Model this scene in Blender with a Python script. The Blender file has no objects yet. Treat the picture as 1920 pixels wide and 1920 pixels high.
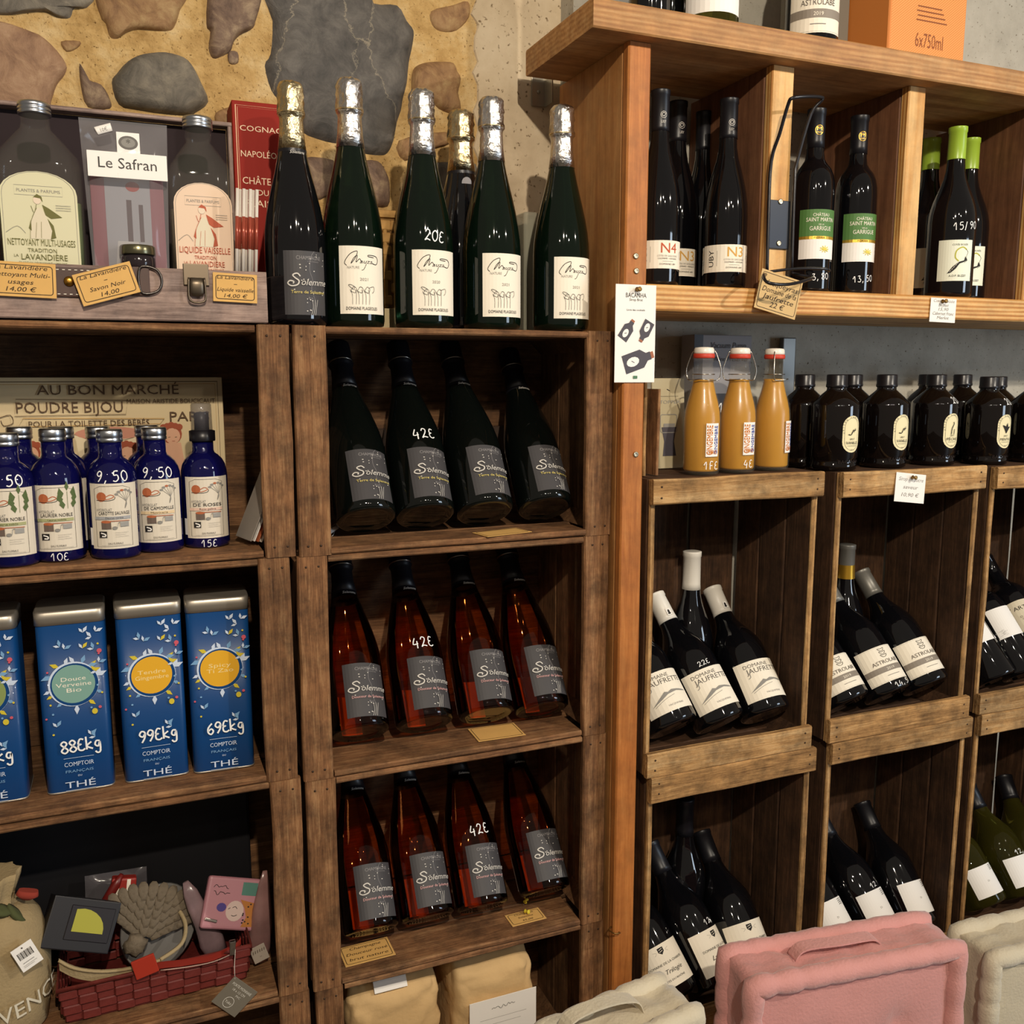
import bpy, bmesh, math, random
from mathutils import Vector, Matrix, noise
from mathutils.geometry import tessellate_polygon
random.seed(7)
SC = bpy.context.scene
COL = SC.collection
# ---------------------------------------------------------------- camera, world, lamps, exposure
FPX = 1733.0; YAW = math.radians(22.45); PITCH = math.radians(8.47); CAM = Vector((0, -1.23, 1.18))
cd = bpy.data.cameras.new('camera'); cd.sensor_fit = 'HORIZONTAL'; cd.sensor_width = 36; cd.lens = 36 * FPX / 1920
cam = bpy.data.objects.new('camera', cd); COL.objects.link(cam)
cam.location = CAM; cam.rotation_euler = (math.pi / 2 - PITCH, 0, -YAW)
cd.clip_start = .05; SC.camera = cam
wd = bpy.data.worlds.new('world'); SC.world = wd; wd.use_nodes = True
wd.node_tree.nodes['Background'].inputs[0].default_value = (1.0, .86, .70, 1)
wd.node_tree.nodes['Background'].inputs[1].default_value = .10
SC.view_settings.view_transform = 'Standard'; SC.view_settings.look = 'None'
SC.view_settings.exposure = 0.88; SC.view_settings.gamma = 1.0; SC.view_settings.use_curve_mapping = False
def lamp(name, typ, loc, target, power, color, size=.03, cone=100, blend=.6, sy=None):
    d = bpy.data.lights.new(name, typ); d.energy = power; d.color = color
    if typ == 'SPOT':
        d.shadow_soft_size = size; d.spot_size = math.radians(cone); d.spot_blend = blend
    elif typ == 'AREA':
        d.size = size
        if sy: d.shape = 'RECTANGLE'; d.size_y = sy
    else: d.shadow_soft_size = size
    o = bpy.data.objects.new(name, d); COL.objects.link(o); o.location = loc
    o.rotation_euler = (Vector(target) - Vector(loc)).to_track_quat('-Z', 'Y').to_euler()
    return o
WARM = (1.0, .87, .70); SOFT = (1.0, .90, .76)
lamp('ceiling_spot', 'SPOT', (.12, -1.85, 2.12), (.35, .1, 1.05), 66, WARM, .022, 110, .9)
lamp('ceiling_spot', 'SPOT', (2.0, -1.75, 2.15), (1.35, .1, .85), 52, SOFT, .022, 100, .9)
lamp('ceiling_spot', 'SPOT', (-1.0, -2.6, 2.35), (.1, .1, 1.2), 7, WARM, .03, 80, .8)
lamp('ceiling_spot', 'SPOT', (1.0, -3.0, 2.35), (.9, .1, 1.0), 7, SOFT, .03, 80, .8)
lamp('ceiling_spot', 'SPOT', (.5, -2.9, 2.5), (1.4, .1, 1.6), 10, SOFT, .03, 70, .8)
lamp('shop_window_daylight', 'AREA', (3.6, -3.0, 1.1), (.9, 0, .9), 20, (.70, .84, 1.0), .9, sy=1.5)
# ---------------------------------------------------------------- pixel <-> place helpers (frame 1920x1920)
FW = Vector((math.sin(YAW) * math.cos(PITCH), math.cos(YAW) * math.cos(PITCH), -math.sin(PITCH)))
RT = Vector((math.cos(YAW), -math.sin(YAW), 0)); UP = RT.cross(FW)
def ray(x, y): return FW + RT * ((x - 960) / FPX) - UP * ((y - 960) / FPX)
def at(x, y, Y): d = ray(x, y); return CAM + d * ((Y - CAM.y) / d.y)
def atz(x, y, Z): d = ray(x, y); return CAM + d * ((Z - CAM.z) / d.z)
# ---------------------------------------------------------------- materials
MATS = {}
def nd(nt, t, **kw):
    n = nt.nodes.new(t)
    for k, v in kw.items(): setattr(n, k, v)
    return n
def srgb(c):
    if isinstance(c, str): c = tuple(int(c[i:i + 2], 16) / 255 for i in (0, 2, 4))
    return tuple((v / 12.92 if v <= .04045 else ((v + .055) / 1.055) ** 2.4) for v in c) + (1,)
def mat(name, col='808080', rough=.6, metal=0, trans=0, ior=1.45, coat=0, spec=.5, noise_amt=0, nscale=30, bump=0, bscale=60, alpha=1, sheen=0, emit=0):
    if name in MATS: return MATS[name]
    m = bpy.data.materials.new(name); m.use_nodes = True; nt = m.node_tree; b = nt.nodes['Principled BSDF']
    c = srgb(col); b.inputs['Base Color'].default_value = c; b.inputs['Roughness'].default_value = rough
    b.inputs['Metallic'].default_value = metal; b.inputs['Transmission Weight'].default_value = trans; b.inputs['IOR'].default_value = ior
    b.inputs['Coat Weight'].default_value = coat; b.inputs['Specular IOR Level'].default_value = spec; b.inputs['Alpha'].default_value = alpha
    b.inputs['Sheen Weight'].default_value = sheen
    if noise_amt or bump:
        tc = nd(nt, 'ShaderNodeTexCoord')
    if noise_amt:
        n = nd(nt, 'ShaderNodeTexNoise'); n.inputs['Scale'].default_value = nscale; n.inputs['Detail'].default_value = 4
        nt.links.new(tc.outputs['Object'], n.inputs['Vector'])
        r = nd(nt, 'ShaderNodeValToRGB'); e = r.color_ramp.elements
        e[0].position = .3; e[1].position = .7
        e[0].color = tuple(v * (1 - noise_amt) for v in c[:3]) + (1,); e[1].color = tuple(min(1, v * (1 + noise_amt * .7)) for v in c[:3]) + (1,)
        nt.links.new(n.outputs['Fac'], r.inputs['Fac']); nt.links.new(r.outputs['Color'], b.inputs['Base Color'])
    if bump:
        n2 = nd(nt, 'ShaderNodeTexNoise'); n2.inputs['Scale'].default_value = bscale; n2.inputs['Detail'].default_value = 5
        nt.links.new(tc.outputs['Object'], n2.inputs['Vector'])
        bp = nd(nt, 'ShaderNodeBump'); bp.inputs['Strength'].default_value = bump; bp.inputs['Distance'].default_value = .004
        nt.links.new(n2.outputs['Fac'], bp.inputs['Height']); nt.links.new(bp.outputs['Normal'], b.inputs['Normal'])
    MATS[name] = m; return m
def tinted_glass(name, col, rough=.03):
    m = bpy.data.materials.new(name); m.use_nodes = True; nt = m.node_tree; nt.nodes.remove(nt.nodes['Principled BSDF']); out = nt.nodes['Material Output']
    t = nd(nt, 'ShaderNodeBsdfTransparent'); t.inputs[0].default_value = tuple(col) + (1,); g = nd(nt, 'ShaderNodeBsdfGlossy'); g.inputs['Roughness'].default_value = rough; f = nd(nt, 'ShaderNodeFresnel'); f.inputs[0].default_value = 1.5
    mx = nd(nt, 'ShaderNodeMixShader'); nt.links.new(f.outputs[0], mx.inputs[0]); nt.links.new(t.outputs[0], mx.inputs[1]); nt.links.new(g.outputs[0], mx.inputs[2]); nt.links.new(mx.outputs[0], out.inputs[0]); MATS[name] = m; return m
def wood(name, dark, mid, light, rough=.75, gx=4, gy=70, stain=.5, bump=.35, wave=0, rnd=.35, fine=.45):
    """grain runs along local X"""
    if name in MATS: return MATS[name]
    m = bpy.data.materials.new(name); m.use_nodes = True; nt = m.node_tree; b = nt.nodes['Principled BSDF']; L = nt.links.new
    b.inputs['Roughness'].default_value = rough; b.inputs['Specular IOR Level'].default_value = .3
    tc = nd(nt, 'ShaderNodeTexCoord'); oi = nd(nt, 'ShaderNodeObjectInfo')
    add = nd(nt, 'ShaderNodeVectorMath', operation='ADD'); mul = nd(nt, 'ShaderNodeMath', operation='MULTIPLY'); mul.inputs[1].default_value = 31.7
    L(oi.outputs['Random'], mul.inputs[0]); L(tc.outputs['Object'], add.inputs[0]); L(mul.outputs[0], add.inputs[1])
    mp = nd(nt, 'ShaderNodeMapping'); mp.inputs['Scale'].default_value = (gx, gy, gy); L(add.outputs[0], mp.inputs['Vector'])
    n1 = nd(nt, 'ShaderNodeTexNoise'); n1.inputs['Scale'].default_value = 1.6; n1.inputs['Detail'].default_value = 6; n1.inputs['Roughness'].default_value = .65; n1.inputs['Distortion'].default_value = .6
    L(mp.outputs[0], n1.inputs['Vector'])
    mpf = nd(nt, 'ShaderNodeMapping'); mpf.inputs['Scale'].default_value = (gx * 5, gy * 4.5, gy * 4.5); L(add.outputs[0], mpf.inputs['Vector'])
    nf = nd(nt, 'ShaderNodeTexNoise'); nf.inputs['Scale'].default_value = 1.5; nf.inputs['Detail'].default_value = 5; nf.inputs['Roughness'].default_value = .7; L(mpf.outputs[0], nf.inputs['Vector'])
    mxf = nd(nt, 'ShaderNodeMix'); mxf.inputs['Factor'].default_value = fine; L(n1.outputs['Fac'], mxf.inputs[2]); L(nf.outputs['Fac'], mxf.inputs[3])
    src = mxf.outputs[0]
    if wave:
        mp2 = nd(nt, 'ShaderNodeMapping'); mp2.inputs['Scale'].default_value = (2.2, 26, 26); L(add.outputs[0], mp2.inputs['Vector'])
        w = nd(nt, 'ShaderNodeTexWave', wave_type='BANDS', bands_direction='Z'); w.inputs['Scale'].default_value = 1.7; w.inputs['Distortion'].default_value = 5; w.inputs['Detail'].default_value = 2; w.inputs['Detail Scale'].default_value = .7
        L(mp2.outputs[0], w.inputs['Vector'])
        mx = nd(nt, 'ShaderNodeMix'); mx.inputs['Factor'].default_value = wave; L(src, mx.inputs[2]); L(w.outputs['Fac'], mx.inputs[3]); src = mx.outputs[0]
    r = nd(nt, 'ShaderNodeValToRGB'); e = r.color_ramp.elements; e[0].position = .30; e[0].color = srgb(dark); e[1].position = .70; e[1].color = srgb(light)
    k = e.new(.5); k.color = srgb(mid); L(src, r.inputs['Fac'])
    n2 = nd(nt, 'ShaderNodeTexNoise'); n2.inputs['Scale'].default_value = 22; n2.inputs['Detail'].default_value = 8; n2.inputs['Roughness'].default_value = .7
    L(add.outputs[0], n2.inputs['Vector'])
    r2 = nd(nt, 'ShaderNodeValToRGB'); e = r2.color_ramp.elements; e[0].position = .36; e[0].color = (1 - stain,) * 3 + (1,); e[1].position = .62; e[1].color = (1.12, 1.1, 1.05, 1); L(n2.outputs['Fac'], r2.inputs['Fac'])
    m1 = nd(nt, 'ShaderNodeMix', data_type='RGBA', blend_type='MULTIPLY'); m1.inputs['Factor'].default_value = 1; L(r.outputs['Color'], m1.inputs[6]); L(r2.outputs['Color'], m1.inputs[7])
    hs = nd(nt, 'ShaderNodeHueSaturation'); mr = nd(nt, 'ShaderNodeMapRange'); mr.inputs[3].default_value = 1 - rnd; mr.inputs[4].default_value = 1 + rnd * .6
    L(oi.outputs['Random'], mr.inputs[0]); L(mr.outputs[0], hs.inputs['Value']); L(m1.outputs[2], hs.inputs['Color']); L(hs.outputs['Color'], b.inputs['Base Color'])
    bp = nd(nt, 'ShaderNodeBump'); bp.inputs['Strength'].default_value = bump; bp.inputs['Distance'].default_value = .003; L(src, bp.inputs['Height']); L(bp.outputs['Normal'], b.inputs['Normal'])
    MATS[name] = m; return m
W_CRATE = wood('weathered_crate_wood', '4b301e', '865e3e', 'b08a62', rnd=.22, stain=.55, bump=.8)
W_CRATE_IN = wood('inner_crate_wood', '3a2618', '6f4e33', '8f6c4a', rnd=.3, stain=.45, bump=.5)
W_RIN = wood('shaded_inner_crate_wood', '2a1b12', '4d3524', '694b34', rnd=.25, stain=.45, bump=.5)  # inner boards coloured darker to carry the shade inside the right-hand crates
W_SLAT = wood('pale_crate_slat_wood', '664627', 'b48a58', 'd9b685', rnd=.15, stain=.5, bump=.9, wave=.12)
W_PINE = wood('stained_pine', '875430', 'a3703f', 'b78a58', rough=.5, gx=3, gy=45, stain=.15, bump=.1, wave=.12, rnd=.05, fine=.3)
W_POST = wood('orange_pine_post', '935426', 'b27038', 'c68b50', rough=.5, gx=3, gy=45, stain=.15, bump=.1, wave=.1, rnd=.04, fine=.3)
W_PINE_LT = wood('pale_pine_edge', 'a86f36', 'cc9857', 'dcb47a', rough=.5, gx=3, gy=45, stain=.15, bump=.1, wave=.32, rnd=.05, fine=.3)
W_DIV = wood('shaded_divider_pine', '573826', '734d36', '8a6144', rough=.6, gx=3, gy=45, stain=.15, bump=.1, rnd=.05, fine=.3)  # shade inside the compartments is put into this darker divider colour
W_BOARD = wood('brown_pine_board', '8a5a36', 'b08252', 'c79f70', rough=.55, gx=3, gy=45, stain=.2, bump=.1, wave=.12, rnd=.03, fine=.3)
PAPER = mat('cream_label_paper', 'f3ead8', .7); WHITE = mat('white_paper', 'f4f0ea', .7); INK = mat('black_ink', '1b1715', .7)
CHALK = mat('white_paint_pen', 'f6f6f4', .5); GOLDPR = mat('gold_print', 'c79a35', .35, metal=.8)
# ---------------------------------------------------------------- object helpers
def mk(name, me, m=None, parent=None, loc=None, rot=None, smooth=False):
    o = bpy.data.objects.new(name, me); COL.objects.link(o)
    if m is not None and len(me.materials) == 0: me.materials.append(m)
    if parent: o.parent = parent
    if loc is not None: o.location = loc
    if rot is not None: o.rotation_euler = rot
    if smooth:
        for p in me.polygons: p.use_smooth = True
    return o
def tag(o, label=None, cat=None, group=None, kind=None):
    if label: o['label'] = label
    if cat: o['category'] = cat
    if group: o['group'] = group
    if kind: o['kind'] = kind
    return o
def thing(name, label, cat, loc=(0, 0, 0), group=None, rot=None, mtx=None):
    o = bpy.data.objects.new(name, None); COL.objects.link(o); o.empty_display_size = .02
    o.location = loc
    if rot is not None: o.rotation_euler = rot
    if mtx is not None: o.matrix_world = mtx
    return tag(o, label, cat, group)
def pyd(name, v, f):
    me = bpy.data.meshes.new(name); me.from_pydata([tuple(p) for p in v], [], f); me.update(); return me
def bevel_box(name, sx, sy, sz, bev=.002, seg=2, center=True, cut=0):
    bm = bmesh.new(); bmesh.ops.create_cube(bm, size=1)
    for v in bm.verts: v.co = Vector((v.co.x * sx, v.co.y * sy, v.co.z * sz + (0 if center else sz / 2)))
    if bev: bmesh.ops.bevel(bm, geom=list(bm.edges), offset=bev, segments=seg, profile=.6, affect='EDGES')
    me = bpy.data.meshes.new(name); bm.to_mesh(me); bm.free(); return me
PLK = {}
def plank_mesh(L, W, T, var=0, rough=.0012):
    k = (round(L, 4), round(W, 4), round(T, 4), var, rough)
    if k in PLK: return PLK[k]
    rr = random.Random(hash(k) & 0xffff); c = min(.0022, T * .25); n = 5; v = []; f = []
    sec = [(-W / 2 + c, -T / 2), (W / 2 - c, -T / 2), (W / 2, -T / 2 + c), (W / 2, T / 2 - c), (W / 2 - c, T / 2), (-W / 2 + c, T / 2), (-W / 2, T / 2 - c), (-W / 2, -T / 2 + c)]
    for i in range(n):
        x = -L / 2 + L * i / (n - 1); j1 = rr.uniform(-1, 1) * rough; j2 = rr.uniform(-1, 1) * rough; j3 = rr.uniform(-1, 1) * rough * .4
        for (y, z) in sec: v.append((x, y + (j1 if y > 0 else j2), z + j3))
    for i in range(n - 1):
        for j in range(8):
            a = i * 8 + j; b = i * 8 + (j + 1) % 8; f.append((a, b, b + 8, a + 8))
    f.append(tuple(range(7, -1, -1))); f.append(tuple(range((n - 1) * 8, n * 8)))
    PLK[k] = pyd('plank', v, f); return PLK[k]
AX = {'x': Vector((1, 0, 0)), 'y': Vector((0, 1, 0)), 'z': Vector((0, 0, 1))}
def plank(name, lo, hi, along, thick, m, parent=None, var=0, rough=.0012):
    """a board filling the box lo..hi, grain along axis `along`, thickness along axis `thick`"""
    lo = Vector(lo); hi = Vector(hi); d = hi - lo; i = 'xyz'.index(along); k = 'xyz'.index(thick); w = 3 - i - k
    me = plank_mesh(d[i], d[w], d[k], var, rough)
    if len(me.materials) == 0 or me.materials[0] != m:
        if len(me.materials): me = me.copy()
        me.materials.clear(); me.materials.append(m)
    o = bpy.data.objects.new(name, me); COL.objects.link(o); o.parent = parent
    a = AX[along]; t = AX[thick]; s = t.cross(a)
    M = Matrix((a, s, t)).transposed().to_4x4(); M.translation = (lo + hi) / 2; o.matrix_local = M
    return o
def lathe(name, prof, n=32, close_top=True, jitter=None, cap_bottom=True):
    v = []; f = []; k = len(prof)
    for r, z in prof:
        for j in range(n):
            a = 2 * math.pi * j / n; rr = r + (jitter(a, z) if jitter else 0)
            v.append((rr * math.sin(a), -rr * math.cos(a), z))
    for i in range(k - 1):
        for j in range(n):
            f.append((i * n + j, i * n + (j + 1) % n, (i + 1) * n + (j + 1) % n, (i + 1) * n + j))
    if cap_bottom: f.append(tuple(range(n - 1, -1, -1)))
    if close_top: f.append(tuple(range((k - 1) * n, k * n)))
    me = pyd(name, v, f)
    for p in me.polygons: p.use_smooth = len(p.vertices) == 4
    return me
def prof_r(prof, z):
    for (r0, z0), (r1, z1) in zip(prof, prof[1:]):
        if z0 <= z <= z1 and z1 > z0: return r0 + (r1 - r0) * (z - z0) / (z1 - z0)
    return prof[-1][0]
def tube(name, pts, r, n=8, closed=False):
    pts = [Vector(p) for p in pts]; v = []; f = []; k = len(pts); up = None
    for i, p in enumerate(pts):
        a = pts[(i - 1) % k] if (closed or i > 0) else p; b = pts[(i + 1) % k] if (closed or i < k - 1) else p
        t = (b - a).normalized()
        if up is None: up = t.orthogonal().normalized()
        up = (up - t * up.dot(t)).normalized(); s = t.cross(up)
        for j in range(n):
            q = 2 * math.pi * j / n; v.append(p + (up * math.cos(q) + s * math.sin(q)) * r)
    for i in range(k if closed else k - 1):
        for j in range(n):
            f.append((i * n + j, i * n + (j + 1) % n, ((i + 1) % k) * n + (j + 1) % n, ((i + 1) % k) * n + j))
    if not closed: f.append(tuple(range(n - 1, -1, -1))); f.append(tuple(range((k - 1) * n, k * n)))
    me = pyd(name, v, f)
    for p in me.polygons: p.use_smooth = len(p.vertices) == 4
    return me
def spline(pts, n=6, closed=False):
    P = [Vector(p) for p in pts]; k = len(P); out = []
    for i in range(k if closed else k - 1):
        p0 = P[(i - 1) % k] if closed or i > 0 else P[i]; p1 = P[i]; p2 = P[(i + 1) % k]; p3 = P[(i + 2) % k] if closed or i < k - 2 else p2
        for j in range(n):
            t = j / n; out.append(.5 * ((2 * p1) + (p2 - p0) * t + (2 * p0 - 5 * p1 + 4 * p2 - p3) * t * t + (3 * p1 - p0 - 3 * p2 + p3) * t ** 3))
    if not closed: out.append(P[-1])
    return out
# ---------------------------------------------------------------- flat print (lettering, drawings) laid on labels
TXT = {}
def text2d(s):
    if s in TXT: return TXT[s]
    cu = bpy.data.curves.new('t', 'FONT'); cu.body = s; cu.size = 1; cu.resolution_u = 2
    o = bpy.data.objects.new('t', cu); me = bpy.data.meshes.new_from_object(o)
    V = [(v.co.x, v.co.y) for v in me.vertices]; P = [tuple(p.vertices) for p in me.polygons]
    bpy.data.objects.remove(o); bpy.data.curves.remove(cu); bpy.data.meshes.remove(me)
    TXT[s] = (V, P); return TXT[s]
GLY = {'0': [[(.3, 1), (.05, .75), (.05, .3), (.3, 0), (.55, .3), (.55, .75), (.3, 1)]], '1': [[(.0, .55), (.3, 1), (.3, 0)]],
 '2': [[(.05, .75), (.2, 1), (.45, .9), (.42, .6), (.1, .1), (.05, .0), (.25, .12), (.58, .02)]], '3': [[(.05, .95), (.4, .98), (.25, .6), (.5, .4), (.35, .02), (.0, .1)]],
 '4': [[(.25, 1), (.02, .38), (.5, .38)], [(.42, .65), (.36, -.1)]], '5': [[(.5, .98), (.15, .95), (.1, .6), (.4, .6), (.48, .25), (.25, 0), (.02, .08)]],
 '6': [[(.45, .95), (.12, .6), (.08, .2), (.3, 0), (.5, .25), (.35, .48), (.1, .3)]], '8': [[(.3, .52), (.08, .8), (.3, 1), (.5, .78), (.3, .52), (.06, .22), (.3, 0), (.54, .22), (.3, .52)]],
 '9': [[(.5, .75), (.3, .5), (.08, .7), (.25, .98), (.5, .85), (.45, .4), (.2, 0)]], ',': [[(.15, .12), (.02, -.2)]], '.': [[(.1, .05), (.14, .02)]], '/': [[(.0, -.15), (.3, 1)]],
 'E': [[(.5, .9), (.25, .98), (.08, .6), (.3, .52), (.08, .45), (.1, .1), (.35, .0), (.55, .12)]], 'k': [[(.08, 1.1), (.05, 0)], [(.45, .6), (.08, .3), (.5, 0)]],
 'g': [[(.45, .55), (.2, .6), (.08, .3), (.3, .12), (.45, .5), (.42, -.3), (.2, -.42), (.05, -.25)]], 'F': [[(.5, 1), (.1, .98), (.08, 0)], [(.08, .5), (.4, .52)]], ' ': []}
class PR:
    def __init__(s): s.it = []
    def poly(s, pts, c):
        tri = tessellate_polygon([[Vector((x, y, 0)) for x, y in pts]])
        s.it.append((list(pts), [tuple(t) for t in tri], c)); return s
    def rect(s, x0, y0, x1, y1, c): s.it.append(([(x0, y0), (x1, y0), (x1, y1), (x0, y1)], [(0, 1, 2, 3)], c)); return s
    def ell(s, cx, cy, rx, ry, c, n=24): return s.poly([(cx + rx * math.cos(2 * math.pi * i / n), cy + ry * math.sin(2 * math.pi * i / n)) for i in range(n)], c)
    def stroke(s, pts, w, c, closed=False, smooth=3):
        if smooth: P = [(p.x, p.y) for p in spline([(x, y, 0) for x, y in pts], smooth, closed)]
        else: P = list(pts)
        V = []; F = []; k = len(P)
        for i in range(k):
            a = P[(i - 1) % k] if closed or i else P[i]; b = P[(i + 1) % k] if closed or i < k - 1 else P[i]
            dx, dy = b[0] - a[0], b[1] - a[1]; l = math.hypot(dx, dy) or 1; nx, ny = -dy / l * w / 2, dx / l * w / 2
            V += [(P[i][0] + nx, P[i][1] + ny), (P[i][0] - nx, P[i][1] - ny)]
        for i in range(k if closed else k - 1):
            j = (i + 1) % k; F.append((2 * i, 2 * i + 1, 2 * j + 1, 2 * j))
        s.it.append((V, F, c)); return s
    def frame(s, x0, y0, x1, y1, w, c, r=0):
        if r: pts = []
        else: return s.stroke([(x0, y0), (x1, y0), (x1, y1), (x0, y1)], w, c, True, 0)
        for cx, cy, a0 in ((x1 - r, y1 - r, 0), (x0 + r, y1 - r, 90), (x0 + r, y0 + r, 180), (x1 - r, y0 + r, 270)):
            for q in range(4): a = math.radians(a0 + 30 * q); pts.append((cx + r * math.cos(a), cy + r * math.sin(a)))
        return s.stroke(pts, w, c, True, 0)
    def text(s, t, x, y, h, c, w=None, shear=0, align='C', rot=0):
        V, P = text2d(t)
        if not V: return s
        x0 = min(v[0] for v in V); x1 = max(v[0] for v in V); k = h / .7; kx = w / (x1 - x0) if w else k
        ox = {'C': (x0 + x1) / 2, 'L': x0, 'R': x1}[align]; cr, sr = math.cos(rot), math.sin(rot); out = []
        for vx, vy in V:
            a = (vx - ox) * kx + vy * k * shear; b = vy * k; out.append((x + a * cr - b * sr, y + a * sr + b * cr))
        s.it.append((out, P, c)); return s
    def hand(s, t, x, y, h, c, w=None, rot=0, sp=.75):
        w = w or h * .105; n = len(t) * sp; cx = -n * h / 2; cr, sr = math.cos(rot), math.sin(rot)
        for ch in t:
            for st in GLY[ch]:
                pts = [(cx + px * h, (py - .5) * h) for px, py in st]
                s.stroke([(x + a * cr - b * sr, y + a * sr + b * cr) for a, b in pts], w, c)
            cx += sp * h
        return s
    def scribble(s, x, y, L, h, c, w, seed=0):
        r = random.Random(seed); n = max(4, int(L / h * 2.2))
        return s.stroke([(x + L * i / n, y + r.uniform(-.5, .5) * h) for i in range(n + 1)], w, c, smooth=2)
    def build(s, name, parent, mapf, off=.0003, step=.00006, band=None):
        V = []; F = []; MI = []; ms = []
        for li, (pv, pf, c) in enumerate(s.it):
            if c not in ms: ms.append(c)
            o = off + step * li
            if band and max(p[0] for p in pv) - min(p[0] for p in pv) > band:
                polys = []
                for q in pf:
                    P = [pv[i] for i in q]; a = min(p[0] for p in P); b = max(p[0] for p in P)
                    if b - a <= band: polys.append(P); continue
                    n = int((b - a) / band) + 1
                    for i in range(n):
                        Q = clip(clip(P, a + (b - a) * i / n, 1), a + (b - a) * (i + 1) / n, -1)
                        if len(Q) > 2: polys.append(Q)
                for P in polys:
                    F.append(tuple(range(len(V), len(V) + len(P)))); MI.append(ms.index(c)); V += [mapf(x, y, o) for x, y in P]
            else:
                b0 = len(V); V += [mapf(x, y, o) for x, y in pv]
                for q in pf: F.append(tuple(b0 + i for i in q)); MI.append(ms.index(c))
        me = pyd(name, V, F)
        for m in ms: me.materials.append(m)
        me.polygons.foreach_set('material_index', MI); me.update()
        return mk(name, me, None, parent)
def clip(P, x, sgn):
    out = []
    for i, p in enumerate(P):
        q = P[(i + 1) % len(P)]; a = sgn * (p[0] - x); b = sgn * (q[0] - x)
        if a >= 0: out.append(p)
        if (a > 0 and b < 0) or (a < 0 and b > 0): t = a / (a - b); out.append((p[0] + (q[0] - p[0]) * t, p[1] + (q[1] - p[1]) * t))
    return out
def cyl(R, al=0, z0=0):
    rf = R if callable(R) else (lambda z: R); R0 = rf(z0)
    def f(x, y, o):
        a = al + x / R0; r = rf(z0 + y) + o; return (math.sin(a) * r, -math.cos(a) * r, z0 + y)
    return f
def flat(x0=0, y0=0, z0=0): return lambda x, y, o: (x0 + x, y0 - o, z0 + y)
def patch(name, R, al, w, z0, z1, m, parent, off=.0004, thick=.0003, arch=0):
    """a paper label wrapped round a bottle"""
    n = 14; V = []; F = []
    for i in range(n + 1):
        x = -w / 2 + w * i / n; a = al + x / R; top = z1 + arch * (1 - (2 * x / w) ** 2) - (arch if arch else 0) + (arch if arch else 0)
        for z in (z0, top):
            for r in (R + off, R + off - thick): V.append((math.sin(a) * r, -math.cos(a) * r, z))
    for i in range(n):
        a = i * 4; b = a + 4
        F += [(a, b, b + 2, a + 2), (a + 2, b + 2, b + 3, a + 3), (b, a, a + 1, b + 1), (b + 1, a + 1, a + 3, b + 3)]
    F += [(0, 2, 3, 1), (n * 4, n * 4 + 1, n * 4 + 3, n * 4 + 2)]
    me = pyd(name, V, F); return mk(name, me, m, parent)
# ---------------------------------------------------------------- the room: floor, stone wall, plaster
WY = .255; FZ = -.12
def wall_mat(name, c1, c2, c3, sc, bump):
    m = bpy.data.materials.new(name); m.use_nodes = True; nt = m.node_tree; b = nt.nodes['Principled BSDF']; L = nt.links.new
    b.inputs['Roughness'].default_value = .92; b.inputs['Specular IOR Level'].default_value = .15
    tc = nd(nt, 'ShaderNodeTexCoord'); n = nd(nt, 'ShaderNodeTexNoise'); n.inputs['Scale'].default_value = sc; n.inputs['Detail'].default_value = 8; n.inputs['Roughness'].default_value = .65
    L(tc.outputs['Object'], n.inputs['Vector']); r = nd(nt, 'ShaderNodeValToRGB'); e = r.color_ramp.elements
    e[0].position = .3; e[0].color = srgb(c1); e[1].position = .7; e[1].color = srgb(c3); k = e.new(.5); k.color = srgb(c2); L(n.outputs['Fac'], r.inputs['Fac'])
    # small dark straw and grit specks
    v = nd(nt, 'ShaderNodeTexNoise'); v.inputs['Scale'].default_value = sc * 14; v.inputs['Detail'].default_value = 2; L(tc.outputs['Object'], v.inputs['Vector'])
    r2 = nd(nt, 'ShaderNodeValToRGB'); e = r2.color_ramp.elements; e[0].position = .27; e[0].color = (.35, .3, .25, 1); e[1].position = .36; e[1].color = (1, 1, 1, 1); L(v.outputs['Fac'], r2.inputs['Fac'])
    mm = nd(nt, 'ShaderNodeMix', data_type='RGBA', blend_type='MULTIPLY'); mm.inputs['Factor'].default_value = 1; L(r.outputs['Color'], mm.inputs[6]); L(r2.outputs['Color'], mm.inputs[7]); L(mm.outputs[2], b.inputs['Base Color'])
    n3 = nd(nt, 'ShaderNodeTexNoise'); n3.inputs['Scale'].default_value = sc * 5; n3.inputs['Detail'].default_value = 8; L(tc.outputs['Object'], n3.inputs['Vector'])
    bp = nd(nt, 'ShaderNodeBump'); bp.inputs['Strength'].default_value = bump; bp.inputs['Distance'].default_value = .006; L(n3.outputs['Fac'], bp.inputs['Height']); L(bp.outputs['Normal'], b.inputs['Normal'])
    MATS[name] = m; return m
M_MORT = wall_mat('ochre_lime_mortar', '9c7a48', 'bf9e68', 'd3ba8c', 18, 1.0)
M_PLAST = wall_mat('pale_plaster', 'b9a68a', 'cbb99c', 'd8c8ad', 10, .25)
M_GREY = wall_mat('grey_plaster', 'a09b8f', 'b0ab9e', 'bcb7aa', 12, .25)
def slab(name, lo, hi, m):
    lo = Vector(lo); hi = Vector(hi); me = bevel_box(name, *(hi - lo), bev=0); o = mk(name, me, m, None, (lo + hi) / 2); return tag(o, kind='structure')
slab('floor', (-2.5, -3.6, FZ - .1), (3.2, .5, FZ), mat('grey_floor_tile', '6d655c', .5, noise_amt=.2, nscale=8))
wall = slab('wall_back', (-2.5, WY, FZ), (.552, WY + .2, 2.6), M_MORT)
slab('wall_right', (.70, .205, FZ), (3.2, WY + .2, 2.6), M_GREY)
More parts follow.
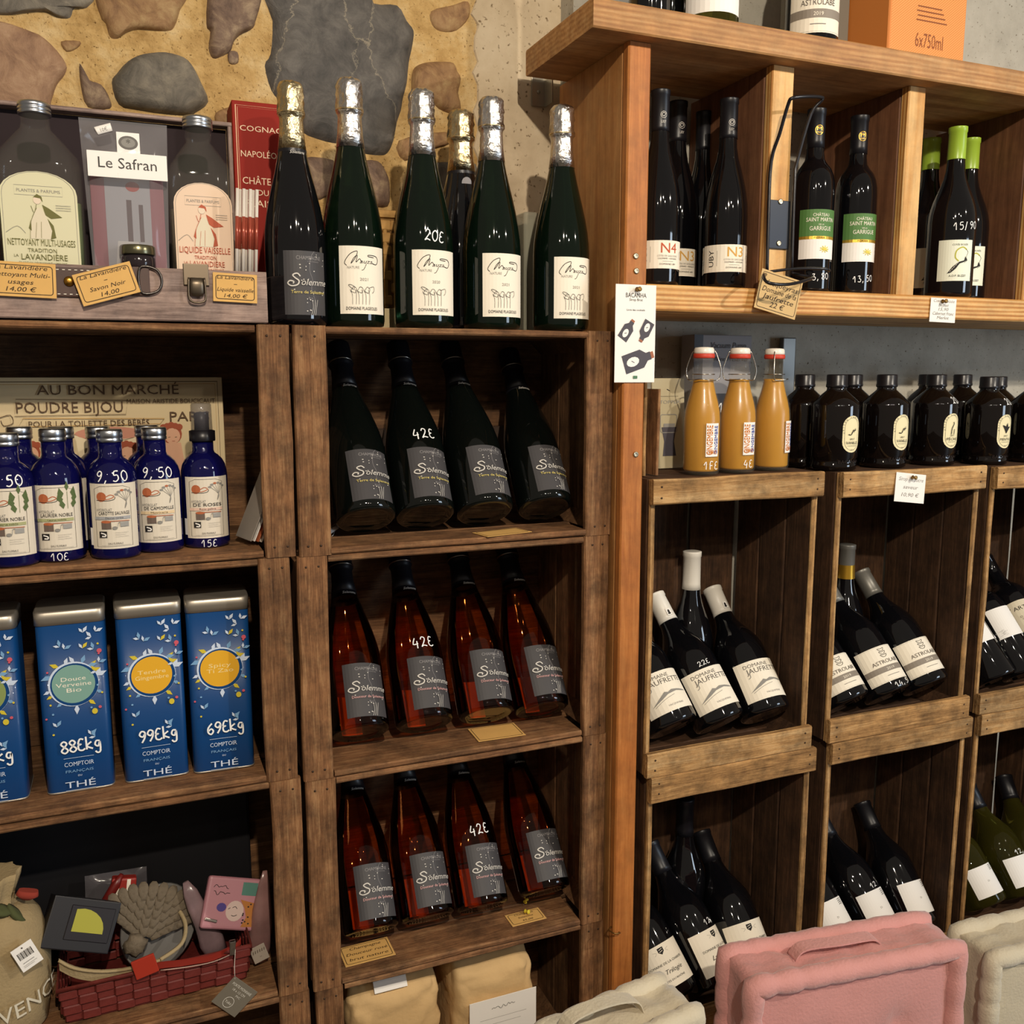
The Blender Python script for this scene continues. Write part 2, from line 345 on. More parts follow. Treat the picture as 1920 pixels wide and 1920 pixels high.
# plaster edge runs ragged down the stonework
pv = []; rr = random.Random(3); zz = FZ; pts = []
while zz < 2.6: pts.append((.545 + rr.uniform(-.006, .008), zz)); zz += rr.uniform(.012, .03)
pts.append((.545, 2.6)); V = []; F = []
for x, z in pts: V += [(x, WY + .004, z), (x + .004, WY - .003, z), (.72, WY - .003, z), (.72, WY + .19, z), (x, WY + .19, z)]
for i in range(len(pts) - 1):
    for j in range(5): a = i * 5 + j; b = i * 5 + (j + 1) % 5; F.append((a, b, b + 5, a + 5))
F.append((4, 3, 2, 1, 0)); k = len(V); F.append((k - 5, k - 4, k - 3, k - 2, k - 1))
tag(mk('wall_plaster', pyd('wall_plaster', V, F), M_PLAST), kind='structure')
def stone_mat(name, c1, c2, c3, vein=0):
    m = bpy.data.materials.new(name); m.use_nodes = True; nt = m.node_tree; b = nt.nodes['Principled BSDF']; L = nt.links.new
    b.inputs['Roughness'].default_value = .7; tc = nd(nt, 'ShaderNodeTexCoord'); n = nd(nt, 'ShaderNodeTexNoise'); n.inputs['Scale'].default_value = 26; n.inputs['Detail'].default_value = 9; n.inputs['Roughness'].default_value = .7; n.inputs['Distortion'].default_value = .5
    L(tc.outputs['Object'], n.inputs['Vector']); r = nd(nt, 'ShaderNodeValToRGB'); e = r.color_ramp.elements
    e[0].position = .32; e[0].color = srgb(c1); e[1].position = .68; e[1].color = srgb(c3); k = e.new(.5); k.color = srgb(c2); L(n.outputs['Fac'], r.inputs['Fac']); out = r.outputs['Color']
    if vein:
        mp = nd(nt, 'ShaderNodeMapping'); mp.inputs['Scale'].default_value = (9, 1, 2.2); nv = nd(nt, 'ShaderNodeMix', data_type='RGBA'); nv.inputs['Factor'].default_value = .06; L(tc.outputs['Object'], nv.inputs[6]); L(n.outputs['Color'], nv.inputs[7]); L(nv.outputs[2], mp.inputs['Vector'])
        v = nd(nt, 'ShaderNodeTexVoronoi', feature='DISTANCE_TO_EDGE'); v.inputs['Scale'].default_value = 1.0; L(mp.outputs[0], v.inputs['Vector'])
        r2 = nd(nt, 'ShaderNodeValToRGB'); e = r2.color_ramp.elements; e[0].position = .0; e[0].color = (1, 1, 1, 1); e[1].position = .006; e[1].color = (0, 0, 0, 1); e[0].color = (.6, .6, .6, 1); L(v.outputs['Distance'], r2.inputs['Fac'])
        mm = nd(nt, 'ShaderNodeMix', data_type='RGBA'); L(r2.outputs['Color'], mm.inputs['Factor']); L(out, mm.inputs[6]); mm.inputs[7].default_value = srgb('b0a48c'); out = mm.outputs[2]
    L(out, b.inputs['Base Color']); bp = nd(nt, 'ShaderNodeBump'); bp.inputs['Strength'].default_value = .7; bp.inputs['Distance'].default_value = .006; L(n.outputs['Fac'], bp.inputs['Height']); L(bp.outputs['Normal'], b.inputs['Normal'])
    MATS[name] = m; return m
ST = {'slate': stone_mat('slate_stone', '3c3a38', '57534f', '6f6a64', 1), 'grey': stone_mat('grey_stone', '4a463f', '6d665b', '8b8271'), 'brown': stone_mat('brown_stone', '6b4a30', '94714b', 'b09366'), 'pink': stone_mat('pinkish_stone', '7a5a45', '9a785c', 'b59576'), 'purple': stone_mat('purple_brown_stone', '4d3a31', '77604f', 'a58f72')}
def stone(pix, key, h=.012, seed=0):
    C = [at(x, y, WY) for x, y in pix]; P = spline(C, 3, True); c = sum(P, Vector()) / len(P); n = len(P); V = []; F = []
    for k, (s, d) in enumerate(((1.03, -.01), (1.0, .25), (.93, .7), (.75, .95), (.45, 1.05))):
        for p in P:
            q = c + (p - c) * s; nz = noise.noise(Vector((q.x * 35 + seed, q.z * 35, seed))) * .25 if k else 0
            V.append((q.x - c.x, -(d * h + nz * h * min(1, k)), q.z - c.z))
    for k in range(4):
        for j in range(n): F.append((k * n + j, (k + 1) * n + j, (k + 1) * n + (j + 1) % n, k * n + (j + 1) % n))
    V.append((0, -h * 1.1, 0))
    for j in range(n): F.append((4 * n + j, 5 * n, 4 * n + (j + 1) % n))
    o = mk('stone', pyd('stone', V, F), ST[key], None, c, smooth=True); o.parent = wall; o.matrix_parent_inverse = Matrix.Translation(wall.location).inverted(); return o
def z2(L): return [(480 + x / 2.8235, y / 2.8235) for x, y in L]
stone([(-30, -20), (165, -15), (160, 15), (138, 15), (130, 33), (110, 33), (85, 22), (40, 25), (15, 28), (-30, 22)], 'grey', .01, 1)
stone([(192, -20), (345, -20), (335, 20), (325, 50), (310, 58), (260, 55), (235, 62), (220, 72), (207, 68), (200, 45), (190, 30)], 'brown', .012, 2)
stone([(-40, 50), (55, 60), (95, 85), (122, 120), (120, 140), (105, 160), (95, 190), (80, 230), (-40, 230)], 'pink', .012, 3)
stone([(115, 78), (150, 78), (145, 90), (125, 97)], 'brown', .004, 4)
stone([(150, 120), (165, 150), (190, 160), (205, 185), (205, 203), (165, 200), (152, 160)], 'purple', .008, 5)
stone([(212, 155), (222, 138), (240, 118), (270, 104), (310, 101), (345, 110), (362, 130), (375, 155), (388, 190), (365, 210), (345, 215), (260, 205), (225, 195)], 'grey', .022, 6)
stone([(400, -20), (485, -20), (478, 40), (470, 55), (450, 65), (438, 78), (432, 95), (415, 105), (400, 108), (392, 90), (395, 60), (388, 45)], 'purple', .014, 7)
stone([(428, 98), (445, 98), (446, 118), (430, 119)], 'purple', .004, 8)
stone(z2([(80, -60), (560, -60), (620, 30), (740, 40), (790, 120), (825, 170), (820, 240), (800, 340), (790, 440), (770, 520), (760, 580), (740, 640), (720, 740), (690, 800), (650, 812), (560, 800), (480, 760), (370, 740), (250, 690), (235, 600), (150, 540), (95, 480), (60, 350), (90, 290), (100, 120)]), 'slate', .016, 9)
stone(z2([(930, 60), (1040, 30), (1120, 10), (1125, 90), (1060, 160), (980, 165), (935, 130)]), 'brown', .004, 10)
stone(z2([(830, 390), (850, 355), (900, 335), (980, 330), (1040, 340), (1060, 380), (1080, 420), (1065, 500), (1080, 580), (1040, 600), (970, 575), (920, 530), (840, 510), (825, 460)]), 'brown', .014, 11)
stone(z2([(240, 850), (330, 835), (430, 870), (420, 1000), (300, 1060), (230, 960)]), 'purple', .01, 12)
stone(z2([(540, 870), (640, 855), (690, 920), (705, 1000), (695, 1090), (600, 1080), (540, 1000)]), 'purple', .012, 13)
stone(z2([(760, 745), (1000, 700), (1020, 760), (930, 790), (790, 850)]), 'brown', .008, 14)
stone(z2([(940, 880), (1030, 860), (1160, 870), (1160, 1000), (1000, 1030)]), 'grey', .008, 15)
stone([(405, 212), (440, 200), (455, 215), (450, 240), (410, 235)], 'brown', .006, 16)
# ---------------------------------------------------------------- crates
def crate(label, x0, x1, z0, z1, y0, D, upright, nm='wooden_crate', ms=None, group=None, gap=-.003):
    """upright: long side vertical, slats across top and bottom; otherwise slats stand left and right"""
    ms = ms or (W_CRATE, W_CRATE_IN); t = thing(nm, label, 'crate', ((x0 + x1) / 2, y0, z0), group)
    W = x1 - x0; H = z1 - z0; A, B = (H, W) if upright else (W, H); a0, b0 = (0, -W / 2) if upright else (-W / 2, 0)
    sw = .041; ts = .012; tl = .0095; te = .012
    def bx(name, a, b, y, al, th, m, var=0):
        d = {'a': 'z' if upright else 'x', 'b': 'x' if upright else 'z', 'y': 'y'}
        lo = (b[0] + b0, y[0], a[0] + a0) if upright else (a[0] + a0, y[0], b[0] + b0)
        hi = (b[1] + b0, y[1], a[1] + a0) if upright else (a[1] + a0, y[1], b[1] + b0)
        return plank(name, lo, hi, d[al], d[th], m, t, var)
    r = random.Random(hash(label) & 0xfff)
    e = 0
    bx('front_slat', (0, sw + r.uniform(-.002, .003)), (-e * r.random(), B + e * r.random()), (0, ts), 'b', 'y', ms[0], r.randint(0, 5))
    bx('front_slat', (A - sw - r.uniform(-.002, .003), A), (-e * r.random(), B + e * r.random()), (0, ts), 'b', 'y', ms[0], r.randint(0, 5))
    for s in (0, 1):
        b = (0.0006, tl) if s == 0 else (B - tl, B - .0006); y = ts - .011 if not upright else ts
        yy = .0005 if not upright else ts + .0004
        for q in range(3):
            ya = yy + (D - .01 - yy) * q / 3; yb = yy + (D - .01 - yy) * (q + 1) / 3 - .0025
            aa = (.0425, A - .0425) if (q == 0 and not upright) else (te + .001, A - te - .001)
            if q == 0 and upright: aa = (.001, A - .001)
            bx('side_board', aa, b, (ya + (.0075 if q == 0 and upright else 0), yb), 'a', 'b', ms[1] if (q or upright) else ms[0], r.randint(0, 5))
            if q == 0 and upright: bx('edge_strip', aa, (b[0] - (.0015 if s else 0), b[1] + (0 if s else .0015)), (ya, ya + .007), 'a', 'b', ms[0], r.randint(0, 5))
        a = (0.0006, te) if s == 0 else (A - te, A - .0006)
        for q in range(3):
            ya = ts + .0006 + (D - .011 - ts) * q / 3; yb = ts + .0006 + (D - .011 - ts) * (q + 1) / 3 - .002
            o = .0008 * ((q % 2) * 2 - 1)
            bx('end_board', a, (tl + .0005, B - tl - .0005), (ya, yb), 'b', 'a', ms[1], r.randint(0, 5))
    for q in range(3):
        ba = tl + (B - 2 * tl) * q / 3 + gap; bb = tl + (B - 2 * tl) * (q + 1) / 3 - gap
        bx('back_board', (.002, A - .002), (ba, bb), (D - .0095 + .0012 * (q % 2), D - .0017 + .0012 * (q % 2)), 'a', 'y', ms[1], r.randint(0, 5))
    k = .02
    for sa in (0, 1):
        for sb in (0, 1):
            ca = te if sa == 0 else A - te; cb = tl if sb == 0 else B - tl; ia = 1 if sa == 0 else -1; ib = 1 if sb == 0 else -1
            tri = [(ca, cb), (ca + ia * k, cb), (ca, cb + ib * k)]; V = []
            for y in (ts + .002, D - .012):
                for (a, b) in tri: V.append((b + b0, y, a + a0) if upright else (a + a0, y, b + b0))
            F = [(0, 1, 2), (5, 4, 3), (0, 3, 4, 1), (1, 4, 5, 2), (2, 5, 3, 0)]
            me = pyd('corner_block', V, F); bm = bmesh.new(); bm.from_mesh(me); bmesh.ops.recalc_face_normals(bm, faces=bm.faces); bm.to_mesh(me); bm.free()
            mk('corner_block', me, ms[1], t)
    # nail heads on the slats
    for s in (.02, A - .02):
        for b in (.014, B - .014):
            for q in (-.008, .009):
                me = MISC.get('nail')
                if me is None: me = MISC['nail'] = lathe('nail', [(.0016, 0), (.0016, .0006), (.0005, .001)], 8)
                lo = (b + b0, 0, s + q + a0) if upright else (s + q + a0, 0, b + b0)
                mk('nail', me, mat('rusty_nail', '4a3a2e', .5, metal=.6), t, lo, (math.pi / 2, 0, 0))
    return t
MISC = {}
CB = ('rows of stacked crates')
zc = [1.243, .938, .620, .300, -.0]
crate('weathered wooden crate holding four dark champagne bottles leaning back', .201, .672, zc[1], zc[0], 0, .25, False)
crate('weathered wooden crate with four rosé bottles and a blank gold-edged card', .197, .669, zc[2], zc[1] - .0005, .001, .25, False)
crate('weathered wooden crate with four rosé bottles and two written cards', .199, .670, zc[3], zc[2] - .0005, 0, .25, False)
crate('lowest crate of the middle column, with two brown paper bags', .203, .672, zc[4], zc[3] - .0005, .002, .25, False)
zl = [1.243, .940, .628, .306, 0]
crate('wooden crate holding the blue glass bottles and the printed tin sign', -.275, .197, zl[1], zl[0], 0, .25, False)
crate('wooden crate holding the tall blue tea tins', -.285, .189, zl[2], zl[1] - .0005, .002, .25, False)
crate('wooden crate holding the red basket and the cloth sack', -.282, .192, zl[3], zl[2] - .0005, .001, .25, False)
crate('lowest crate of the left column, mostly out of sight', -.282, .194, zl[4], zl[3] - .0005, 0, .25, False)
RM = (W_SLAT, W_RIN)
RX = [(.728, 1.052), (1.092, 1.418), (1.446, 1.772)]
TOPN = ['upright crate under the ginger drink bottles, with four white-capped wine bottles', 'upright crate with a pinned white card, holding white-banded wine bottles', 'upright crate at the right edge holding a bottle with a floral cream label']
LOWN = ['lower upright crate beside the orange post, with crested wine labels', 'lower upright crate behind the pink cushion, with plain white wine labels', 'lower upright crate behind the right cream cushion, with pale green wine bottles']
for i in range(3):
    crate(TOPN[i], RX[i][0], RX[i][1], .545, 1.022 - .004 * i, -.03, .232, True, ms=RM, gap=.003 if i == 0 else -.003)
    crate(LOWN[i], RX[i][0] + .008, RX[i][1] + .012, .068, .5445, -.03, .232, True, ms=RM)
tag(plank('plinth_board', (.71, -.03, FZ), (1.9, .20, .0675), 'x', 'z', W_PINE, None, 0, 0), 'long low wooden plinth under the right-hand crates', 'plinth')
tag(plank('plinth_board', (-.6, .0, FZ), (.665, .25, -.0005), 'x', 'z', W_CRATE, None, 0, 0), 'low wooden plinth under the left and middle crates', 'plinth')
# ---------------------------------------------------------------- pine shelf unit
un = thing('shelf_unit', 'brown pine shelving unit with thick top board and bottle compartments', 'shelf', (.7, 0, FZ))
def upk(name, lo, hi, al, th, m): return plank(name, Vector(lo) - un.location, Vector(hi) - un.location, al, th, m, un, 0, .0004)
upk('side_panel', (.6735, -.010, FZ), (.71, .2, 1.6395), 'z', 'x', W_PINE)
upk('front_post', (.6735, -.027, FZ), (.71, -.0105, 1.6395), 'z', 'y', W_POST)
upk('top_board', (.604, -.053, 1.640), (1.95, .175, 1.678), 'x', 'z', W_BOARD)
upk('shelf_board', (.7105, -.027, 1.273), (1.95, .204, 1.311), 'x', 'z', W_PINE_LT)
for x0, x1 in ((.923, .964), (1.192, 1.229), (1.483, 1.52)):
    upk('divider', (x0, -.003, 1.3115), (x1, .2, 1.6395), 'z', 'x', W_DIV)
    upk('divider_edge', (x0, -.021, 1.3115), (x1, -.0035, 1.6395), 'z', 'y', W_PINE_LT)
def bracket(loc, sx=1):
    br = thing('shelf_bracket', 'small steel angle bracket under the top board by the plaster', 'bracket', loc)
    sm = mat('galvanised_steel', 'a8a294', .4, metal=.7)
    mk('wall_flange', bevel_box('wf', .024, .0025, .045, .0006), sm, br, (-.012, 0, 0)); mk('panel_flange', bevel_box('pf', .0025, .03, .045, .0006), sm, br, (0, -.0155, 0))
    mk('screw', lathe('screw', [(.003, 0), (.003, .001), (.001, .0016)], 10), sm, br, (-.012, -.0013, 0), (math.pi / 2, 0, 0))
bracket((.6700, WY - .0065, at(1030, 178, WY).z))
# ---------------------------------------------------------------- bottle shapes (radius, height) in metres
P_CH = [(.030, .004), (.037, 0), (.0425, .0025), (.044, .009), (.044, .108), (.0432, .122), (.041, .138), (.0375, .155), (.033, .173), (.028, .191), (.0233, .209), (.0196, .225), (.0175, .243), (.0160, .268), (.0160, .300)]
P_BU = [(.028, .004), (.035, 0), (.0395, .0025), (.041, .009), (.041, .134), (.0402, .147), (.0380, .160), (.0342, .173), (.0292, .186), (.0240, .199), (.0193, .212), (.0163, .226), (.0148, .246), (.0145, .292), (.0155, .293), (.0155, .300)]
P_UB = [(.026, .004), (.033, 0), (.0365, .0025), (.0378, .008), (.0378, .125), (.0368, .145), (.0340, .165), (.0295, .185), (.0240, .205), (.0190, .222), (.0158, .240), (.0148, .262), (.0146, .312), (.0155, .313), (.0155, .320)]
P_BX = [(.026, .004), (.032, 0), (.0355, .0025), (.0368, .008), (.0365, .175), (.0358, .190), (.0335, .203), (.0290, .214), (.0220, .223), (.0170, .231), (.0152, .243), (.0146, .262), (.0146, .306), (.0155, .307), (.0155, .315)]
P_BL = [(.02, .003), (.026, 0), (.029, .002), (.0300, .006), (.0300, .098), (.0294, .106), (.0275, .114), (.0240, .121), (.0190, .1265), (.0150, .1295), (.0138, .133), (.0138, .150)]
P_BA = [(.026, .003), (.035, 0), (.0385, .002), (.0385, .010), (.0375, .012), (.0375, .018), (.0400, .022), (.0400, .109), (.0388, .113), (.0300, .1225), (.0205, .1310), (.0165, .1345), (.0160, .138), (.0160, .161)]
P_GI = [(.018, .003), (.025, 0), (.0285, .0025), (.0300, .009), (.0300, .088), (.0290, .100), (.0260, .114), (.0215, .130), (.0180, .146), (.0160, .160), (.0148, .172), (.0145, .176), (.0165, .178), (.0165, .182), (.0125, .183)]
G_BLACK = mat('black_bottle_glass', '0a0a0d', .045, spec=.6, coat=.4); G_CHAMP = mat('dark_green_champagne_glass', '0a0e0c', .05, trans=.2, ior=1.5, spec=.6)
G_GREEN = mat('deep_green_glass', '12261a', .04, trans=.7, ior=1.5, spec=.6); G_ROSE = tinted_glass('rose_wine_glass', (.79, .40, .18))
G_BLUE = mat('cobalt_glass', '15155e', .04, trans=.55, ior=1.5, spec=.6); G_BROWN = mat('near_black_brown_glass', '0e0908', .05, spec=.6, coat=.3)
G_CLEAR = mat('clear_glass', 'eef2ec', .02, trans=1, ior=1.4); G_PALE = mat('pale_olive_glass', '6a6426', .03, trans=.85, ior=1.35)
F_BLACK = mat('black_foil', '15151a', .38, spec=.5); F_SILVER = mat('silver_foil', 'd8d4cf', .24, metal=1, bump=.5, bscale=160); F_GOLD = mat('gold_foil', 'd8c69c', .24, metal=1, bump=.5, bscale=160)
F_WHITE = mat('white_capsule', 'e6e0d4', .4); F_LIME = mat('lime_green_capsule', '9cbb3c', .3); F_GREY = mat('grey_capsule', '77756f', .4, metal=.4)
M_SLATE = mat('slate_grey_label', '413f41', .55); L_SILV = mat('silver_print', 'cfcac2', .45); L_DIM = mat('dim_grey_print', '8c8888', .6); L_GOLD = mat('pale_gold_print', 'd8c56a', .45); L_PINK = mat('pink_print', 'e0a8a4', .5)
GREYINK = mat('grey_ink', '8d8a84', .7); REDINK = mat('red_ink', 'c0532f', .7); GOLDINK = mat('ochre_ink', 'd6a24a', .7)
def fr(pts, a=None, b=None):
    return pts
def place(b, t, Yb, L, ymax, floor=None, rad=.044):
    B = at(b[0], b[1], Yb); d = ray(*t).normalized(); o = CAM - B; k = o.dot(d); q = k * k - (o.dot(o) - L * L)
    T = CAM + d * (-k + (q ** .5 if q > 0 else 0))
    if T.y > ymax: T = at(t[0], t[1], ymax)
    z = (T - B).normalized(); f = Vector((0, -1, 0)); f = (f - z * f.dot(z)).normalized(); y = -f; x = y.cross(z)
    M = Matrix((x, y, z)).transposed().to_4x4()
    if floor is not None: B = B + Vector((0, 0, max(0, floor + .0015 - (B.z - rad * math.sqrt(1 - z.z ** 2)))))
    M.translation = B; return M, (T - B).length
MC = {}
def cached(key, fn):
    if key not in MC: MC[key] = fn()
    return MC[key]
def upm(px, py, Y, z, rz=0): p = at(px, py, Y); return Matrix.Translation((p.x, Y, z)) @ Matrix.Rotation(rz, 4, 'Z'), p.z - z
def bot(name, label, M, L, prof, glass, group=None, cat='bottle', xs=None):
    s = L / prof[-1][1]; k = s if xs is None else xs; t = thing(name, label, cat, group=group, mtx=M @ Matrix.Diagonal((k, k, s, 1)))
    mk('bottle_glass', cached((name, 'g', glass.name), lambda: lathe('bottle_glass', prof, 40)), glass, t); return t
def foil_prof(prof, z0, z1, off=.0006, top=None):
    P = [(prof_r(prof, z0) + off, z0)] + [(r + off, z) for r, z in prof if z0 < z < z1] + [(prof_r(prof, z1) + off, z1)]
    if top: P += [(P[-1][0], top), (P[-1][0] * .8, top + .0008)]
    return P
def champ_cap(t, m, name='foil'):
    def jit(a, z): return ((noise.noise(Vector((math.sin(a) * 4, math.cos(a) * 4, z * 130))) * .0026 + math.sin(a * 9) * .0004) if z > .262 else 0)
    P = [(.0204, .225), (.0180, .243), (.0168, .262), (.0170, .266), (.0192, .268), (.0192, .273), (.0178, .276), (.0184, .280), (.0180, .285), (.0185, .290), (.0180, .296), (.0182, .300), (.0172, .304), (.0150, .308), (.008, .3105)]
    f = mk(name, cached(('cap', m.name), lambda: lathe(name, P, 36, jitter=jit)), m, t)
    mk('wire_ring', cached(('ring',), lambda: tube('wire_ring', [(.0188 * math.cos(a * math.pi / 12), .0188 * math.sin(a * math.pi / 12), .2705) for a in range(24)], .0014, 6, True)), m, f)
    return f
def lab(t, R, al, w, z0, z1, m, pr, arch=0, sub='lettering'):
    l = patch('label', R, al, w, z0, z1, m, t, arch=arch)
    if pr: pr.build(sub, l, cyl(R, al, z0), off=.0006, band=.006)
    return l
def chalk(t, prof, s, al, z, h, dx=0, rot=0):
    pr = PR().hand(s, dx, 0, h, CHALK, rot=rot); pr.build('handwritten_price', t, cyl(lambda q: prof_r(prof, q), al, z), off=.0004, band=.006)
def pr_solemme(line, c, w=.066, h=.081):
    p = PR(); rr = random.Random(5)
    p.text('CHAMPAGNE', .004, h * .865, .0048, L_DIM, .038).text('à Ville Dommange', .010, h * .83, .0018, L_DIM, .018)
    p.stroke([(.012, h), (.006, h * .9), (.004, h * .7), (.008, h * .55), (.006, h * .4), (.012, h * .2), (.008, 0)], .0005, L_DIM)
    for k in range(26): q = rr.gauss(0, .011); p.ell(q + .003, rr.uniform(.06, .97) * h, .0007 + .0006 * rr.random(), .0007, L_SILV, 8)
    p.stroke([(-.010, h * .60), (-.014, h * .645), (-.020, h * .62), (-.017, h * .575), (-.012, h * .53), (-.014, h * .47), (-.022, h * .45), (-.027, h * .49), (-.024, h * .53), (-.019, h * .515), (-.020, h * .485)], .0017, L_SILV, smooth=5)
    p.text('olemme', .0105, h * .465, .0084, L_SILV, .040, .35).text(line, .002, h * .335, .0040, c, .050).text('Brut', .004, h * .25, .0026, L_DIM)
    for k in range(3): p.stroke([(.004 + .003 * k, 0), (.007 + .0025 * k, h * .12), (.006 + .004 * k, h * .24)], .0005, L_SILV)
    return p
def solemme(label, M, L, glass, line, c, price=None, cap=None, al=.2, group=None, xs=None):
    t = bot('champagne_bottle', label, M, L, P_CH, glass, group, xs=xs)
    if cap is None:
        mk('capsule', cached('bcap', lambda: lathe('capsule', [(.0202, .225), (.0176, .243), (.0168, .262), (.0172, .266), (.0190, .269), (.0190, .275), (.0180, .279), (.0181, .30), (.0172, .307), (.012, .310)], 32)), F_BLACK, t)
        mk('rim', cached('brim', lambda: tube('rim', [(.0186 * math.cos(a * math.pi / 12), .0186 * math.sin(a * math.pi / 12), .272) for a in range(24)], .0015, 6, True)), mat('dull_silver_rim', '9a958c', .3, metal=1), t)
    else: champ_cap(t, cap)
    co = mk('collar', cached('collar', lambda: lathe('collar', [(.0218, .2145), (.0206, .2195), (.0203, .2255)], 32, False, cap_bottom=False)), F_BLACK if cap is None else F_BLACK, t)
    PR().text('Solemme', 0, 0, .004, L_SILV, .022, .3).build('collar_lettering', co, cyl(.0214, al, .218), off=.0004)
    lab(t, .044, al, .066, .013, .094, M_SLATE, pr_solemme(line, c))
    if glass is G_ROSE: patch('rear_label', .044, math.pi + .42, .066, .012, .072, WHITE, t)
    if price: chalk(t, P_CH, price, al - .05, .118, .016, rot=.1)
    return t
TD = 'Terre de Solemme'; DS = 'Douceur de Solemme'
# bottles on top of the middle crates
ZT = zc[0] + .001
M, L = upm(544, 169, .055, ZT); solemme('gold-foiled black champagne bottle with dark label beside the red box', M, L, G_BLACK, TD, L_GOLD, cap=F_GOLD, al=.18, xs=.91)
M, L = upm(864, 221, .145, ZT); t = bot('champagne_bottle', 'gold-foiled champagne bottle standing behind the silver-foiled row', M, L, P_CH, G_BLACK); champ_cap(t, F_GOLD)
mk('collar', lathe('collar', [(.0225, .212), (.0206, .2195), (.0203, .2255)], 32, False, cap_bottom=False), F_BLACK, t)
lab(t, .044, .25, .055, .02, .094, M_SLATE, PR().text('S', -.018, .05, .012, L_SILV).rect(-.022, .004, -.004, .03, L_DIM))
PR().ell(0, 0, .007, .008, L_DIM).build('seal', t, cyl(.0225, .0, .207), off=.0016, band=.004)
def pr_mauzac(year, w=.062, h=.084):
    p = PR()
    p.stroke([(-.018, h * .71), (-.021, h * .76), (-.013, h * .88), (-.003, h * .92), (-.006, h * .82), (-.012, h * .74), (-.008, h * .82), (-.003, h * .86), (-.005, h * .76), (.0, h * .81), (.003, h * .76)], .0009, INK, smooth=5)
    p.text('auza', .0095, h * .745, .0052, INK, .019, .45).stroke([(.010, h * .74), (.006, h * .66), (.003, h * .645)], .0007, INK)
    p.stroke([(.019, h * .755), (.026, h * .74), (.0295, h * .80), (.026, h * .86), (.014, h * .87), (.013, h * .85), (.022, h * .84)], .0009, INK, smooth=5)
    p.text('NATURE', -.009, h * .665, .0032, GREYINK, .017).text(year, .006, h * .49, .0036, GREYINK, .012)
    rr = random.Random(4)
    for k, x in enumerate((-.008, .001, .011)):
        p.stroke([(x - .003, h * .14), (x - .003, h * .28), (x - .006, h * .36)], .0005, INK).stroke([(x + .002, h * .14), (x + .0025, h * .28), (x + .001, h * .36)], .0005, INK)
        p.stroke([(x - .005, h * .33), (x - .001, h * .40), (x + .003, h * .37), (x + .001, h * .31), (x - .004, h * .33)], .0005, INK, True)
    p.stroke([(-.009, h * .36), (-.016, h * .42), (-.013, h * .43), (-.008, h * .40)], .0005, INK, True).stroke([(.012, h * .38), (.020, h * .41), (.021, h * .35), (.018, h * .31)], .0005, INK)
    p.text('DOMAINE PLAGEOLES', .003, h * .06, .0038, INK, .046); p.it = [([(x - .008, y) for x, y in v], f, c) for v, f, c in p.it]; return p
GM = 'silver-foiled sparkling bottles on the crate top'
for px, py, yr, pc, lb in ((654, 163, '2021', None, 'silver-foiled green bottle, leftmost of the white-labelled row on the crate'), (790, 183, '2020', '20E', 'silver-foiled bottle with handwritten 20 euro price above its white label'),
                           (921, 197, '2021', None, 'silver-foiled green bottle in front of the gold-foiled one'), (1054, 212, '2021', None, 'silver-foiled green bottle nearest the brown side panel of the shelves')):
    M, L = upm(px, py, .07 if px == 654 else .05, ZT); t = bot('sparkling_wine_bottle', lb, M, L, P_CH, G_GREEN, GM, xs=.95); champ_cap(t, F_SILVER)
    lab(t, .044, .16, .074, .016, .100, PAPER, pr_mauzac(yr))
    if pc: chalk(t, P_CH, pc, .12, .118, .014, rot=-.1)
# leaning bottles in the middle crates
GA = 'dark champagne bottles leaning in the top middle crate'
for (b, tp, pc, lb) in (((687, 988), (634, 659), None, 'dark leaning champagne bottle beside the left post, in the top middle crate'), ((798, 983), (745, 658), '42E', 'dark leaning champagne bottle with handwritten 42 euro price'),
                        ((910, 975), (842, 658), None, 'dark leaning champagne bottle third from the left in the top middle crate'), ((1023, 967), (953, 672), None, 'dark leaning champagne bottle nearest the right wall of the top middle crate')):
    M, L = place(b, tp, .045, .31, .218, zc[1] + .0095); solemme(lb, M, L, G_CHAMP, TD, L_GOLD, pc, group=GA, al=.17)
GA = 'rosé champagne bottles in the upper rosé crate'
for (b, tp, pc, lb) in (((675, 1377), (636, 1036), None, 'orange rosé champagne bottle leaning at the left of the upper rosé crate'), ((797, 1360), (746, 1031), '42E', 'orange rosé bottle with 42 euro written above its label, upper rosé crate'),
                        ((913, 1343), (855, 1023), None, 'orange rosé champagne bottle just behind the blank gold-edged card'), ((1017, 1333), (946, 1018), None, 'orange rosé champagne bottle at the right of the upper rosé crate')):
    M, L = place(b, tp, .04, .31, .222); solemme(lb, M, L, G_ROSE, DS, L_PINK, pc, group=GA, al=.17)
GA = 'rosé champagne bottles in the lower rosé crate'
for (b, tp, pc, lb) in (((697, 1747), (651, 1398), None, 'orange rosé champagne bottle leaning at the left of the lower rosé crate'), ((803, 1723), (747, 1384), None, 'orange rosé champagne bottle second from left in the lower rosé crate'),
                        ((905, 1703), (846, 1373), '42E', 'orange rosé bottle with 42 euro written above its label, lower rosé crate'), ((1023, 1673), (946, 1355), None, 'orange rosé champagne bottle behind the yellow pins in the lower crate')):
    M, L = place(b, tp, .04, .31, .222); solemme(lb, M, L, G_ROSE, DS, L_PINK, pc, group=GA, al=.17)
